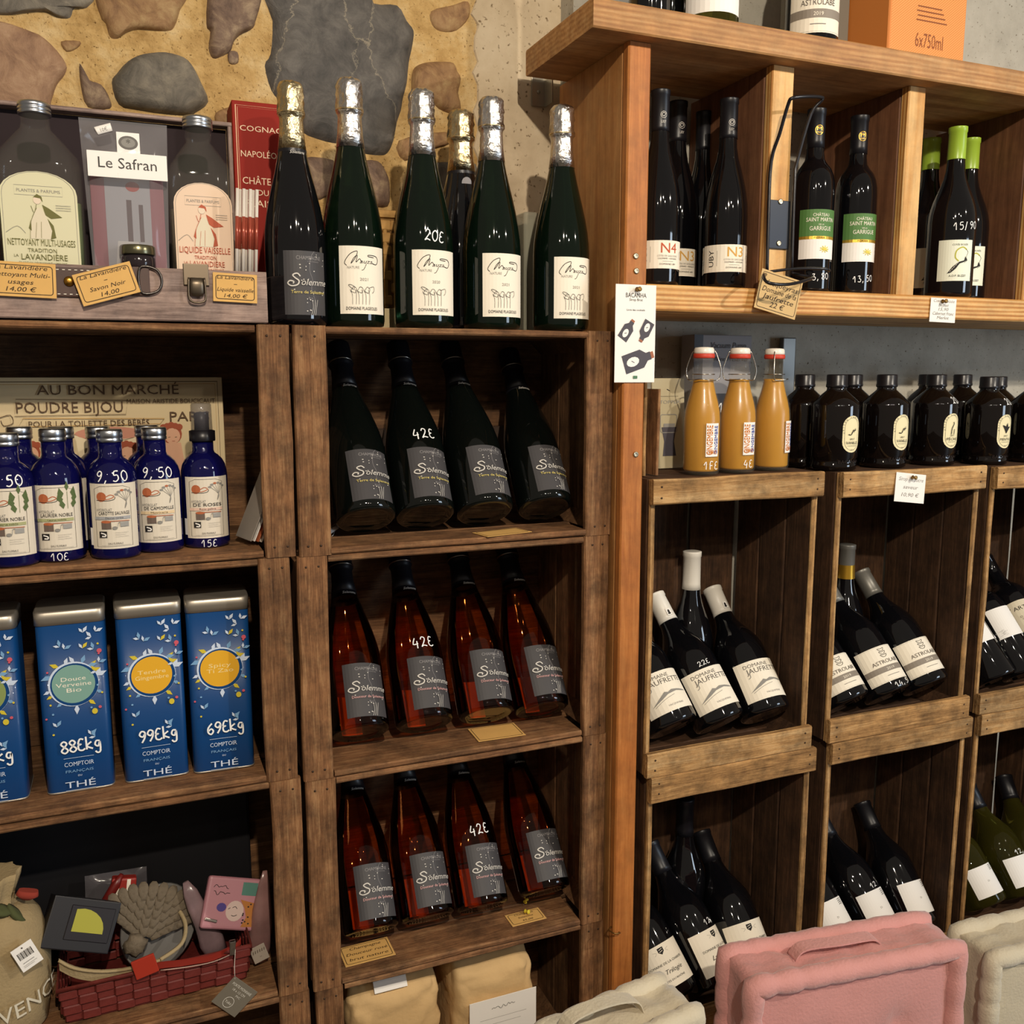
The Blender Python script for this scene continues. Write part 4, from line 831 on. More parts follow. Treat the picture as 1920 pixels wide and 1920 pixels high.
def flagon(label, px, Y, top, hw, tint, ink, words, liq):
    b = 1.303; p0 = at(px, 400, Y); H = at(px, top, Y).z - b; t = thing('soap_flagon', label, 'bottle', (p0.x, Y, b), 'large soap flagons in the open case'); s = H / .262; hd = .028
    S = [(0, hw * .92, hd * .9), (.004, hw, hd), (.165 * s, hw, hd), (.178 * s, hw * .95, hd * .96), (.205 * s, hw * .62, hd * .8, 0, 0, 2.2), (.222 * s, hw * .36, .019, 0, 0, 2), (.230 * s, .0165, .0165, 0, 0, 2), (.246 * s, .0160, .0160, 0, 0, 2)]
    mk('flask', loft('flask', S, 40, 4.0), G_THIN, t)
    mk('liquid', loft('liquid', [(.004, hw * .93, hd * .86), (.110 * s, hw * .94, hd * .88)], 36, 4.0), mat('pale_' + tint[0] + '_liquid', tint[1], .15, alpha=.45), t)
    mk('screw_cap', lathe('screw_cap', [(.0175, .243 * s), (.0185, .2435 * s), (.0185, .2475 * s), (.0178, .2485 * s), (.0185, .2495 * s), (.0185, .253 * s), (.0178, .254 * s), (.0185, .255 * s), (.0185, .259 * s), (.0172, .262 * s)], 36), mat('aluminium_cap', 'b9bdc4', .3, metal=1), t)
    lp = mat('label_' + tint[0], tint[2], .7); w = hw * .86; h0, h1 = .006, .118 * s
    pts = [(-w, h0), (w, h0), (w, h1)] + [(w * math.cos(a), h1 + .026 * math.sin(a)) for a in [math.pi * k / 12 for k in range(1, 12)]] + [(-w, h1)]
    l = PR().poly(pts, lp).build('label', t, flat(0, -hd, 0), off=.0007); Z = .55; p = PR(); c = ink
    p.stroke([(x * .94, y * .985 + .001) for x, y in pts], .0005, GREYINK, True, 0).frame(-w * .62, h1 - .002, w * .62, h1 + .009, .0004, GREYINK).text('PLANTES & PARFUMS', 0, h1 + .0015, .0036, GREYINK, w * 1.12)
    m = h1 * .62  # washerwoman with basket, line drawing
    p.poly([(-.012, m - .018), (.010, m - .018), (.013, m - .010), (.006, m + .010), (.002, m + .018), (-.003, m + .018), (-.010, m + .002)], mat('figure_wash', 'ddd2b8', .7))
    p.poly([(.003, m + .022), (.010, m + .018), (.024, m + .008), (.012, m + .006), (.006, m + .010)], c).poly([(.008, m + .006), (.014, m - .002), (.016, m - .016), (.010, m - .018), (.012, m - .008)], c).poly([(-.010, m + .004), (-.013, m - .006), (-.010, m - .009)], c)
    p.ell(-.002, m + .027, .0042, .0048, mat('figure_skin', 'e6d3bb', .7)).poly([(-.006, m + .030), (-.002, m + .034), (.003, m + .031), (.004, m + .025), (.001, m + .029)], c)
    p.stroke([(-.003, m + .022), (-.006, m + .012), (-.009, m + .020)], .0006, c).stroke([(-.012, m - .018), (-.010, m + .002), (-.003, m + .018)], .0005, c).stroke([(.0, m - .017), (.001, m + .002)], .0004, c).stroke([(-.006, m - .017), (-.004, m + .001)], .0004, c).stroke([(-w * .9, m - .012), (-w * .6, m - .004), (-w * .4, m - .012)], .0004, GREYINK)
    y = h1 * .33
    p.text(words[0], 0, y, .0078, c, w * 1.75).text('TRADITION', 0, y - .0075, .0045, c, w * .75).text('LA', -w * .68, y - .0135, .003, c).text('LAVANDIÈRE', .002, y - .0165, .0068, c, w * 1.2).text(words[1], 0, y - .0215, .0026, c, w * 1.25).rect(-w * .6, y - .0255, w * .6, y - .0250, c)
    for k in range(3): p.rect(w * .42, h1 * (.86 - .03 * k), w * .82, h1 * (.865 - .03 * k), GREYINK)
    p.build('lettering', l, flat(0, -hd, 0), off=.0010)
flagon('large clear flagon of cleaner with pale green label, left in the case', 78, .075, 195, .0485, ('green', '8a9a6a', 'd8d3b0'), mat('olive_ink', '6b6836', .7), ('NETTOYANT MULTI-USAGES', 'TRADITION DÉGRAISSANT LUMINANT'), 0)
flagon('large clear flagon of dish soap with pinkish label, right in the case', 378, .075, 222, .041, ('pink', 'a89a86', 'e6cab0'), mat('terracotta_ink', 'b5573a', .7), ('LIQUIDE VAISSELLE', 'TRADITION DÉGRAISSANT'), 0)
# saffron bag
PLAS = mat('clear_plastic_film', 'd8d4d6', .10, trans=.0, alpha=.13, spec=1, coat=1)
q0 = at(240, 380, .05); sb = thing('saffron_bag', 'clear plastic bag of saffron gifts with white name band', 'bag', (q0.x, .05, 1.303))
def pillow(name, w, h, d, nx=10, nz=14, wr=.0015, seed=0, taper=0):
    V = []; F = []
    for s in (-1, 1):
        for i in range(nx + 1):
            for k in range(nz + 1):
                u = i / nx * 2 - 1; v = k / nz; b = (1 - u ** 4) * (1 - (2 * v - 1) ** 6) * d; wv = noise.noise(Vector((u * 3 + seed, v * 5, s))) * wr * (1 if abs(u) < .99 and 0 < v < 1 else 0)
                V.append((u * w / 2 * (1 - taper * (1 - v)), s * b + wv, v * h))
    m = (nx + 1) * (nz + 1)
    for s in (0, 1):
        for i in range(nx):
            for k in range(nz):
                a = s * m + i * (nz + 1) + k; f = (a, a + nz + 1, a + nz + 2, a + 1); F.append(f if s == 0 else f[::-1])
    me = pyd(name, V, F)
    for p in me.polygons: p.use_smooth = True
    return me
mk('plastic_film', pillow('plastic_film', .100, .183, .016, seed=3, taper=.12), PLAS, sb)
cdx = mk('mauve_card', bevel_box('mauve_card', .084, .002, .118, .001), mat('mauve_card', '7d4a52', .7), sb, (0, .004, .061))
PR().rect(-.026, -.058, .026, .057, mat('grey_photo', '8b8a90', .7)).rect(-.002, -.03, .004, .03, mat('dark_photo', '4a3b3e', .7)).rect(.012, -.02, .017, .025, MATS['dark_photo']).ell(.006, .046, .008, .006, mat('photo_red', '8a3a34', .7)).poly([(-.018, -.056), (.014, -.056), (.010, -.02), (-.014, -.02)], mat('photo_pale', 'a6a3a4', .7)).build('photograph', cdx, flat(0, -.001, 0), off=.0003)
b = mk('name_band', bevel_box('name_band', .090, .0012, .030, .0004), WHITE, sb, (.002, -.0155, .128)); PR().text('Le Safran', 0, -.004, .0125, mat('dark_grey_ink', '45413f', .7), .066).build('lettering', b, flat(0, -.0006, 0), off=.0003)
b = mk('seal_label', bevel_box('seal_label', .026, .001, .024, .0004), WHITE, sb, (.004, -.0145, .155)); PR().ell(0, 0, .011, .008, mat('dark_seal', '6a6662', .7)).ell(0, 0, .008, .0055, GREYINK).text('*', 0, -.004, .008, INK).build('seal_print', b, flat(0, -.0005, 0), off=.0003)
b = mk('price_sticker', loft('price_sticker', [(0, .009, .0004), (.009, .010, .0004)], 12, 3), WHITE, sb, (-.021, -.0125, .165), (0, -.35, 0)); PR().text('10€', 0, .002, .004, GREYINK).build('lettering', b, flat(0, -.0004, 0), off=.0002)
mk('jar', lathe('jar', [(.019, 0), (.0205, .002), (.0205, .016), (.019, .019)], 28), mat('dark_jar', '2a2326', .1), sb, (.008, -.004, .004)); mk('jar_lid', lathe('jar_lid', [(.0208, .0195), (.0212, .0205), (.0212, .029), (.020, .031)], 28), mat('pewter_lid', '6e6a52', .25, metal=.8), sb, (.008, -.004, .004))
# red and green cloth at the left edge, red cognac box, glass straws
q = at(-6, 420, .06); tag(mk('fabric_roll', loft('fabric_roll', [(0, .022, .03), (.03, .024, .032), (.06, .021, .03), (.085, .014, .022), (.095, .004, .008)], 20, 2.4), mat('red_green_cloth', '8a3420', .9, noise_amt=.5, nscale=18), None, (q.x - .028, .10, 1.303)), 'dull red cloth roll cut by the left edge, inside the case', 'cloth')
M_RED = mat('red_card', '8e1e12', .6, spec=.2)
x0 = at(437, 300, .19).x; x1 = x0 + .078; zt = at(450, 188, .18).z; rb = thing('cognac_box', 'tall red carton with gold lettering behind the case', 'box', ((x0 + x1) / 2, .18, 1.2445))
mk('carton', bevel_box('carton', x1 - x0, .06, zt - 1.2445, .001, 1, center=False), M_RED, rb, (0, .031, 0))
hh = zt - 1.2445; p = PR().frame(-.034, .005, .034, hh - .006, .0012, mat('box_gold_line', 'd8a878', .4)).frame(-.0315, .0075, .0315, hh - .0085, .0005, MATS['box_gold_line'])
bc = mat('box_cream_ink', 'f0d2b0', .5); p.text('COGNAC', 0, hh - .040, .0075, bc, .058).text('NAPOLÉON', 0, hh - .075, .0085, bc, .058).text('CHÂTEAU', 0, hh - .112, .0095, bc, .056).text('DU', 0, hh - .127, .008, bc).text('PLAISIR', 0, hh - .143, .0095, bc, .05)
p.build('lettering', rb, flat(0, .001, 0), off=.0004)
for k in range(7):
    xx = .1375 + k * .0040; Yq = .024 + .006 * (k % 2); zz = 1.303; me = cached('straw', lambda: lathe('straw', [(.0021, 0), (.0021, .109)], 12))
    o = mk('straw', me, mat('striped_straw', 'd8cfc4', .2), None, (xx, Yq, zz), (.02, .05, 0)); tag(o, ('first', 'second', 'third', 'fourth', 'fifth', 'sixth', 'last')[k] + ' silvery straw from the left, in the right end of the case', 'straw', 'silvery straws')
    mk('red_band', cached('straw_b', lambda: lathe('red_band', [(.00225, .035), (.00225, .075)], 12)), mat('straw_red', 'a8503e', .2, metal=.3), o)
# hamper, small box and clear box behind the champagne
hb = thing('wicker_hamper', 'small tan wicker hamper behind the sparkling bottles', 'basket', (at(722, 500, .2).x, .2, 1.2445)); ht = at(720, 398, .15).z - 1.2445; M_WIC = mat('tan_wicker', 'b58a4e', .8, noise_amt=.25, nscale=60, bump=.4)
mk('core', bevel_box('core', .10, .07, ht - .004, .004, 2, center=False), mat('dark_wicker', '7d5c30', .9), hb)
for k in range(9):
    for j in range(6):
        if (k + j) % 2 == 0 or k > 6: mk('wicker_strip', cached('wst', lambda: bevel_box('wicker_strip', .0185, .006, .015, .002, 1)), M_WIC, hb, (-.044 + j * .0176, -.036, .01 + k * .0182))
for j in range(6): mk('wicker_stake', cached('wsk', lambda: bevel_box('wicker_stake', .006, .004, .15, .0015, 1)), M_WIC, hb, (-.044 + j * .0176, -.0365, .08))
mk('rim', bevel_box('rim', .108, .08, .012, .005, 2), M_WIC, hb, (0, 0, ht))
tag(mk('small_carton', bevel_box('small_carton', .05, .03, .03, .001), mat('pale_carton', 'bfae86', .8), None, (at(722, 575, .12).x, .125, 1.26)), 'small pale carton peeking between two sparkling bottles', 'box')
cb = thing('clear_plastic_box', 'tall clear plastic gift box behind the rightmost sparkling bottles', 'box', (at(1000, 500, .14).x, .14, 1.2445)); ch = at(995, 402, .14).z - 1.2445
mk('sleeve', bevel_box('sleeve', .052, .05, ch, .006, 3, center=False), mat('grey_green_film', 'a9a794', .1, alpha=.55, spec=.8), cb); mk('insert', bevel_box('insert', .042, .03, ch * .9, .003, 2, center=False), mat('grey_insert', '8d8976', .8), cb, (0, .004, .003))
# ---------------------------------------------------------------- tin sign and blue bottles in the upper left crate
ZL1 = zl[1] + .0102
M_SIGN = mat('cream_tin', 'd9c49a', .4); SB = mat('sign_brown', '5a4026', .6); SO = mat('sign_gold', 'b98a35', .5); SK = mat('sign_skin', 'dba888', .6); SH = mat('sign_red_hair', 'a04a2a', .6)
sx1 = at(420, 800, .2).x; sx0 = sx1 - .385; sz1 = at(300, 709, .2).z; W_ = sx1 - sx0; H_ = sz1 - ZL1
sg = thing('tin_sign', 'old printed tin sign advertising baby powder behind the blue bottles', 'sign', ((sx0 + sx1) / 2, .2, ZL1 + .0012)); mk('plate', bevel_box('plate', W_, .002, H_, .0008, 1, center=False), M_SIGN, sg)
def sp(x, y): q = at(x, y, .199); return (q.x - (sx0 + sx1) / 2, q.z - ZL1)
def sl(px0, px1, y): return sp(px1, y)[0] - sp(px0, y)[0]
p = PR(); p.frame(-W_ / 2 + .007, .004, W_ / 2 - .007, H_ - .006, .0012, SB).frame(-W_ / 2 + .0105, .004, W_ / 2 - .0105, H_ - .0095, .0007, SO)
# bath tub and children, drawn simply
p.ell(*sp(205, 815), .045, .010, mat('sign_rose', 'c98a72', .6), 28); x, y = sp(205, 815); p.poly([(x - .045, y), (x - .038, y - .05), (x + .038, y - .05), (x + .045, y)], mat('sign_pale', 'e4d2ae', .5)).stroke([(x - .045, y), (x - .02, y - .009), (x + .02, y - .009), (x + .045, y)], .0008, SB).ell(x, y, .043, .0085, MATS['sign_rose'], 28)
for (cx, cy) in ((322, 815), (55, 850), (238, 850)):
    x, y = sp(cx, cy); p.ell(x, y, .014, .015, SH, 16).ell(x + .001, y - .003, .0105, .0115, SK, 16).poly([(x - .010, y - .013), (x + .012, y - .013), (x + .018, y - .06), (x - .016, y - .06)], SK).stroke([(x - .005, y - .005), (x - .002, y - .0045)], .0008, SB).stroke([(x + .004, y - .005), (x + .007, y - .0045)], .0008, SB).stroke([(x, y - .0105), (x + .004, y - .0105)], .0008, SH)
    for k in range(5): p.ell(x - .011 + .0055 * k, y + .010 + .003 * (1 - abs(k - 2) / 2), .0045, .0045, SH, 10)
a, b_ = sp(70, 733); p.text('AU BON MARCHÉ', *sp(206, 741), .0135, SB, sl(70, 336, 735)).text('POUDRE BIJOU', *sp(133, 775), .0150, SB, sl(32, 232, 768)).text('MAISON ARISTIDE BOUCICAUT', *sp(322, 757), .0062, SB, sl(240, 405, 757)).text('PARIS', *sp(356, 790), .0135, SB, sl(318, 392, 790), align='C')
x0s, y0s = sp(45, 815); x1s, y1s = sp(300, 790); p.stroke([sp(35, 802), sp(300, 796), sp(308, 786), sp(44, 786)], .0008, SO, True, 0).text('POUR LA TOILETTE DES BÉBÉS', *sp(170, 800), .0078, SB, sl(58, 284, 797)).stroke([sp(0, 785), sp(20, 780), sp(25, 795), sp(8, 800), sp(2, 790)], .001, SB)
p.stroke([sp(28, 782), sp(236, 778), sp(240, 752), sp(30, 750)], .0007, SB, True, 0).build('picture', sg, flat(0, -.001, 0), off=.0003)
LP = mat('blue_bottle_label', 'ded4c2', .7); LEAF = mat('leaf_green_ink', '54663a', .7); RUST = mat('rust_ink', 'b4633c', .7)
def pr_hydro(kind, w=.054, h=.082):
    p = PR(); c = INK
    p.stroke([(-w / 2 + .003, .003), (w / 2 - .007, .003), (w / 2 - .007, h * .92), (w * .2, h * .96), (-w * .3, h * .96), (-w / 2 + .003, h * .92)], .0005, c, True, 0)
    p.ell(-.015, h * .80, .006, .006, RUST, 14).stroke([(-.017, h * .78), (-.008, h * .76), (0, h * .80), (-.004, h * .83), (-.009, h * .80)], .0010, RUST).stroke([(-.021, h * .75), (-.008, h * .74), (.0, h * .76), (.001, h * .80)], .0007, c)
    x = .012
    if kind[0] == 'LAURIER NOBLE':
        for k, (dx, dy) in enumerate(((0, .018), (-.006, .010), (.006, .011), (-.007, .003), (.007, .004), (-.005, -.004), (.006, -.003))):
            X = x + dx; Y = h * .75 + dy; sx = .0025 + abs(dx) * .15; p.poly([(X, Y - .005), (X + sx + dx * .2, Y), (X + dx * .45, Y + .007), (X - sx + dx * .2, Y)], LEAF)
        p.stroke([(x, h * .64), (x, h * .9)], .0005, LEAF)
    else:
        for k in range(6): a = .5 + k * .45; p.stroke([(x, h * .62), (x + .002, h * .72), (x + .010 * math.cos(a), h * .80 + .008 * math.sin(a))], .0004, GREYINK).ell(x + .010 * math.cos(a), h * .80 + .008 * math.sin(a), .0022, .0014, RUST if k == 3 else GREYINK, 8)
    p.text('HYDROLAT', -.012, h * .585, .0034, GREYINK, .018).text(kind[0], -.001, h * .525, .0042, c, .036).rect(-.024, h * .455, .018, h * .50, kind[2]).text(kind[1], -.001, h * .465, .0026, c, .020)
    p.rect(-.016, h * .31, -.005, h * .42, mat('still_brown', '6a5a50', .7)).ell(-.0105, h * .42, .0058, .0018, RUST, 12).stroke([(-.006, h * .43), (.004, h * .43), (.016, h * .425)], .0008, RUST).rect(.005, h * .34, .015, h * .41, mat('still_grey', '9a9894', .7)).stroke([(.002, h * .33), (.003, h * .40), (.006, h * .41)], .0006, GREYINK).ell(-.001, h * .325, .003, .002, GREYINK, 10)
    p.rect(-.019, h * .18, -.010, h * .275, INK).stroke([(-.017, h * .25), (-.012, h * .23), (-.012, h * .20), (-.016, h * .20)], .0015, WHITE)
    for k in range(3): p.rect(-.001, h * (.25 - .03 * k), .014 - .003 * (k % 2), h * (.253 - .03 * k), GREYINK)
    p.text('EAU FLORALE', -.001, h * .075, .0022, INK, .016).rect(-.017, h * .055, .015, h * .0575, INK); return p
KN = {'l': ('LAURIER NOBLE', 'Laurus nobilis', mat('olive_band', 'a9ab7c', .7)), 'c': ('CAROTTE SAUVAGE', 'Daucus carota', mat('grey_band', 'a5a6a8', .7)), 'm': ('DE CAMOMILLE', 'Matricaria', mat('peach_band', 'e3c9a0', .7)), 'r': ('DE ROSES', 'Rosa gallica', mat('pink_band', 'dfbdaa', .7))}
def blue(px, top, Y, kind, lb, price=None, pz=.105, ph=.013, al=.05, spray=False):
    p0 = at(px, top, Y); L = p0.z - ZL1; s = L / .166; t = thing('blue_bottle', lb, 'bottle', (p0.x, Y, ZL1), 'cobalt blue floral water bottles')
    sc = s if not spray else .97
    mk('bottle_glass', cached(('blue', round(sc, 2)), lambda: lathe('bottle_glass', [(r, z * sc) for r, z in P_BL], 36)), G_BLUE, t)
    if not spray: mk('screw_cap', cached(('bluec', round(sc, 2)), lambda: lathe('screw_cap', [(.0150, .150 * sc), (.0156, .1505 * sc), (.0156, .154 * sc), (.0149, .155 * sc), (.0156, .156 * sc), (.0156, .164 * sc), (.0142, .166 * sc)], 32)), MATS['aluminium_cap'], t)
    else:
        mk('collar', lathe('collar', [(.0165, .146 * sc), (.0168, .147 * sc), (.0168, .160 * sc), (.0140, .161 * sc)], 28), mat('black_plastic', '17151a', .35), t)
        mk('nozzle', lathe('nozzle', [(.0095, .160 * sc), (.0095, .178), (.006, .180)], 24), MATS['black_plastic'], t); mk('clear_cap', lathe('clear_cap', [(.0138, .161 * sc), (.0132, L - .002), (.0115, L)], 28), mat('smoky_cap', '6a676c', .08, alpha=.45, spec=.8), t)
    lab(t, .0300, al, .062, .014, .096, LP, pr_hydro(KN[kind]))
    PR().rect(0, 0, .006, .022, WHITE).build('rear_label_edge', t, cyl(.030, al - 1.22, .018), off=.0004)
    if price: chalk(t, [(r, z * sc) for r, z in P_BL], price, al, pz, ph)
blue(7, 812, .032, 'l', 'blue bottle with laurel label cut by the left edge', '9,50')
blue(97, 803, .048, 'l', 'blue bottle with green laurel label and 10 euro written at its foot', '10E', .007, .0095)
blue(204, 805, .040, 'c', 'blue bottle with wild carrot label and 9,50 written above', '9,50')
blue(288, 801, .066, 'm', 'blue bottle with camomile label and 9,50 written above', '9,50')
blue(376, 756, .075, 'r', 'blue spray bottle with rose label and 15 euro written at its foot', '15E', .007, .0095, spray=True)
blue(35, 800, .125, 'l', 'blue bottle in the second row, leftmost behind the laurel ones')
blue(113, 799, .110, 'c', 'blue bottle in the second row directly behind the 10 euro one')
blue(182, 800, .150, 'm', 'blue bottle in the second row, left behind the wild carrot one')
blue(274, 798, .132, 'm', 'blue bottle in the second row behind the camomile one')
gcard = thing('leaflet_holder', 'clear leaflet holder leaning in the corner beside the spray bottle', 'leaflet', (at(470, 1010, .06).x, .06, ZL1 + .0015), rot=(0, .42, .25))
mk('holder', bevel_box('holder', .0015, .055, .10, .0005), mat('frosted_holder', 'a59c93', .3, alpha=.75), gcard, (-.012, 0, .052))
for k in range(3): mk('leaflet', bevel_box('leaflet', .0012, .05, .085 - .01 * k, .0004), (WHITE, RUST, PAPER)[k], gcard, (-.006 + .005 * k, 0, .046 - .004 * k))
# ---------------------------------------------------------------- tea tins
ZL2 = zl[2] + .0102; M_TIN = mat('royal_blue_tin', '0f427a', .38, coat=.15); M_LID = mat('brushed_tin_lid', 'b9b0a2', .4, metal=.75); TW = mat('tin_white_print', 'cfdcf0', .5); TY = mat('tin_yellow_print', 'd7c23a', .5); TP = mat('tin_pink_print', 'cf5a6a', .5); TB = mat('tin_blue_print', '7aa6cf', .5)
def pr_tin(disc, name, ink, w, h):
    p = PR(); cy = h * .60; r = w * .30; rr = random.Random(11)
    def leafy(x, y, a, s, c): ca, sa = math.cos(a), math.sin(a); p.poly([(x, y), (x + s * .5 * ca - s * .22 * sa, y + s * .5 * sa + s * .22 * ca), (x + s * ca, y + s * sa), (x + s * .5 * ca + s * .22 * sa, y + s * .5 * sa - s * .22 * ca)], c)
    for k in range(16): a = .3 + k * .5 + rr.uniform(-.2, .2); leafy(math.cos(a) * r * 1.12, cy + math.sin(a) * r * 1.12, a + rr.uniform(-.9, .9), .009 + .006 * rr.random(), (TW, TY, TB)[k % 3])
    p.ell(0, cy, r * 1.22, r * 1.22, TW, 36).ell(.001, cy - .0008, r * 1.16, r * 1.16, M_TIN, 36).ell(0, cy, r * 1.04, r * 1.04, disc, 36)
    for i, s in enumerate(name): p.text(s, 0, cy + .005 * len(name) / 2 - .0075 * i - .003, .0055, ink, min(len(s) * .0058, r * 1.7))
    for (x, y, a) in ((.18, .93, 1), (.30, .90, 2.2), (.36, .93, .4), (-.16, .86, 1.7), (-.10, .845, .5), (.16, .84, .9), (.32, .83, 1.8), (.2, .33, .8), (.26, .315, 2), (-.28, .40, 1), (.38, .75, .3), (.34, .70, 2.2)): leafy(x * w, y * h * .94, a, .010, (TW, TY, TB)[int(x * 100) % 3]); leafy(x * w, y * h * .94, a + 1.2, .008, TW)
    for k in range(10): p.ell(rr.uniform(-.42, .42) * w, rr.uniform(.3, .9) * h, .0014, .0014, (TY, TP, TB)[k % 3], 8)
    p.ell(.28 * w, .44 * h, .0035, .004, TY, 10).ell(.36 * w, .46 * h, .002, .002, TP, 8).ell(.4 * w, .77 * h, .003, .003, TP, 10)
    p.rect(-.018, h * .195, .018, h * .197, TW).text('COMPTOIR', 0, h * .15, .0058, TW, .035).text('FRANÇAIS', 0, h * .115, .0036, TB, .033).text('DU', 0, h * .09, .0024, TW).text('THÉ', 0, h * .03, .0085, TW, .036).rect(-.018, h * .015, .018, h * .017, TW); return p
def tin(bl, br, disc, name, ink, price, lb, h=.244, w=None):
    A = atz(*bl, ZL2) if bl else None; B = atz(*br, ZL2)
    A = A or B - Vector((.082, 0, 0)); w = .0815; c = (A + B) / 2; ang = math.atan2(B.y - A.y, B.x - A.x) * .5; Y = .012 if c.y < .09 else c.y
    Yf = min(c.y, .048); t = thing('tea_tin', lb, 'tin', (c.x, Yf, ZL2), 'tall blue tea tins', rot=(0, 0, ang))
    mk('body', cached('tinb', lambda: loft('body', [(.0, w / 2 - .001, w / 2 - .001), (.0015, w / 2, w / 2), (h - .018, w / 2, w / 2)], 40, 9)), M_TIN, t, (0, w / 2, 0)); mk('base_rim', cached('tinr', lambda: loft('base_rim', [(0, w / 2 + .0005, w / 2 + .0005), (.0022, w / 2 + .0005, w / 2 + .0005)], 40, 9)), M_LID, t, (0, w / 2, 0))
    mk('lid', cached('tinl', lambda: loft('lid', [(h - .018, w / 2 + .001, w / 2 + .001), (h - .002, w / 2 + .001, w / 2 + .001), (h, w / 2 - .001, w / 2 - .001)], 40, 9)), M_LID, t, (0, w / 2, 0))
    pr_tin(disc, name, ink, w, h).build('lettering', t, flat(0, 0, 0), off=.0007, step=.00004)['kind'] = 'stuff'
    PR().hand(price, .004, 0, .016, CHALK, .0022, rot=.06, sp=.62).build('handwritten_price', t, flat(0, -.0035, h * .265), off=.0005)
YEL = mat('sunflower_disc', 'e6ad2a', .5); SAGE = mat('sage_disc', '7fa89c', .5)
tin(None, (56, 1490), mat('moss_disc', '8a9a5a', .5), [], PAPER, '88Ekg', 'blue tea tin cut by the left edge, with a moss green disc')
tin((87.5, 1491.6), (216.6, 1471), SAGE, ['Douce', 'Verveine', 'Bio'], PAPER, '88Ekg', 'blue tea tin with a sage green disc and 88 euro per kilo written')
tin((236, 1468), (354.7, 1448), YEL, ['Tendre', 'Gingembre'], mat('pale_yellow_ink', 'f4dc9a', .5), '99Ekg', 'blue tea tin with a yellow disc and 99 euro per kilo written')
tin((364, 1451), (478, 1437), YEL, ['Spicy', 'Ti Zao'], MATS['pale_yellow_ink'], '69Ekg', 'blue tea tin with a yellow disc and 69 euro per kilo, nearest the post')
# ---------------------------------------------------------------- lower left crate: sack, red basket and what lies in it
ZL3 = zl[3] + .0102
M_SACK = mat('beige_linen', 'a5906a', .95, noise_amt=.08, nscale=50, bump=.3, bscale=300)
q = at(-18, 1800, .085); sk = thing('cloth_sack', 'beige linen sack with white lettering at the left edge', 'sack', (-.2015, .078, ZL3))
def wob_s(p, i): return Vector((noise.noise(p * 22) * .004, noise.noise(p * 22 + Vector((5, 0, 0))) * .004, 0))
mk('sack_body', loft('sack_body', [(.001, .050, .046), (.006, .058, .052), (.04, .062, .055), (.085, .062, .055), (.12, .060, .053), (.145, .056, .05), (.16, .046, .042), (.168, .030, .028)], 40, 2.3, wob=wob_s), M_SACK, sk)
mk('gathered_neck', loft('gathered_neck', [(.164, .034, .03), (.172, .022, .02), (.185, .024, .022), (.205, .032, .026), (.215, .034, .028)], 40, 2, wob=lambda p, i: Vector((math.sin(math.atan2(p.y, p.x) * 9) * .003, math.cos(math.atan2(p.y, p.x) * 9) * .003, 0))), M_SACK, sk)
for k, (x, y, z, r, s) in enumerate(((.012, -.03, .176, (.3, .5, .2), 1), (.028, -.026, .166, (-.3, .9, -.3), .9), (-.01, -.03, .17, (.2, -.6, .4), .9))):
    mk('felt_leaf', cached('leaf', lambda: loft('felt_leaf', [(-.004, .001, .002), (-.003, .014, .009), (.003, .016, .010), (.004, .004, .004)], 20, 1.6)), mat('olive_felt', '4d5230', .95), sk, (x, y, z), r)
mk('red_bow', loft('red_bow', [(-.006, .006, .004), (0, .014, .008), (.006, .012, .006)], 16, 3), mat('dull_red_felt', '8f3527', .9), sk, (.042, -.012, .182), (0, .3, 0))
PR().text('PROVENCE', 0, 0, .021, mat('white_cloth_print', 'd9d0ba', .9), .135, rot=.10).build('lettering', sk, cyl(.0605, .35, .040), off=.006, band=.006)
tq = bevel_box('barcode_tag', .026, .0008, .034, .0004); tg = mk('barcode_tag', tq, WHITE, sk, (.042, -.062, .125), (-.12, -.38, .25)); p = PR()
for k in range(13): p.rect(-.009 + k * .0014, -.001, -.009 + k * .0014 + (.0005 if k % 3 else .0009), .009, INK)
p.rect(-.008, -.0065, .006, -.0060, INK).rect(-.009, -.010, .008, -.0096, GREYINK).rect(-.009, -.012, .004, -.0116, GREYINK).ell(0, .0135, .001, .001, INK, 8).build('print', tg, flat(0, -.0004, 0), off=.0003)
tag(mk('black_bin', bevel_box('black_bin', .40, .028, .245, .004, 2, center=False), mat('black_plastic_bin', '0f0e12', .6), None, (-.058, .222, ZL3 + .001)), 'black plastic bin at the back, behind the red basket', 'bin')
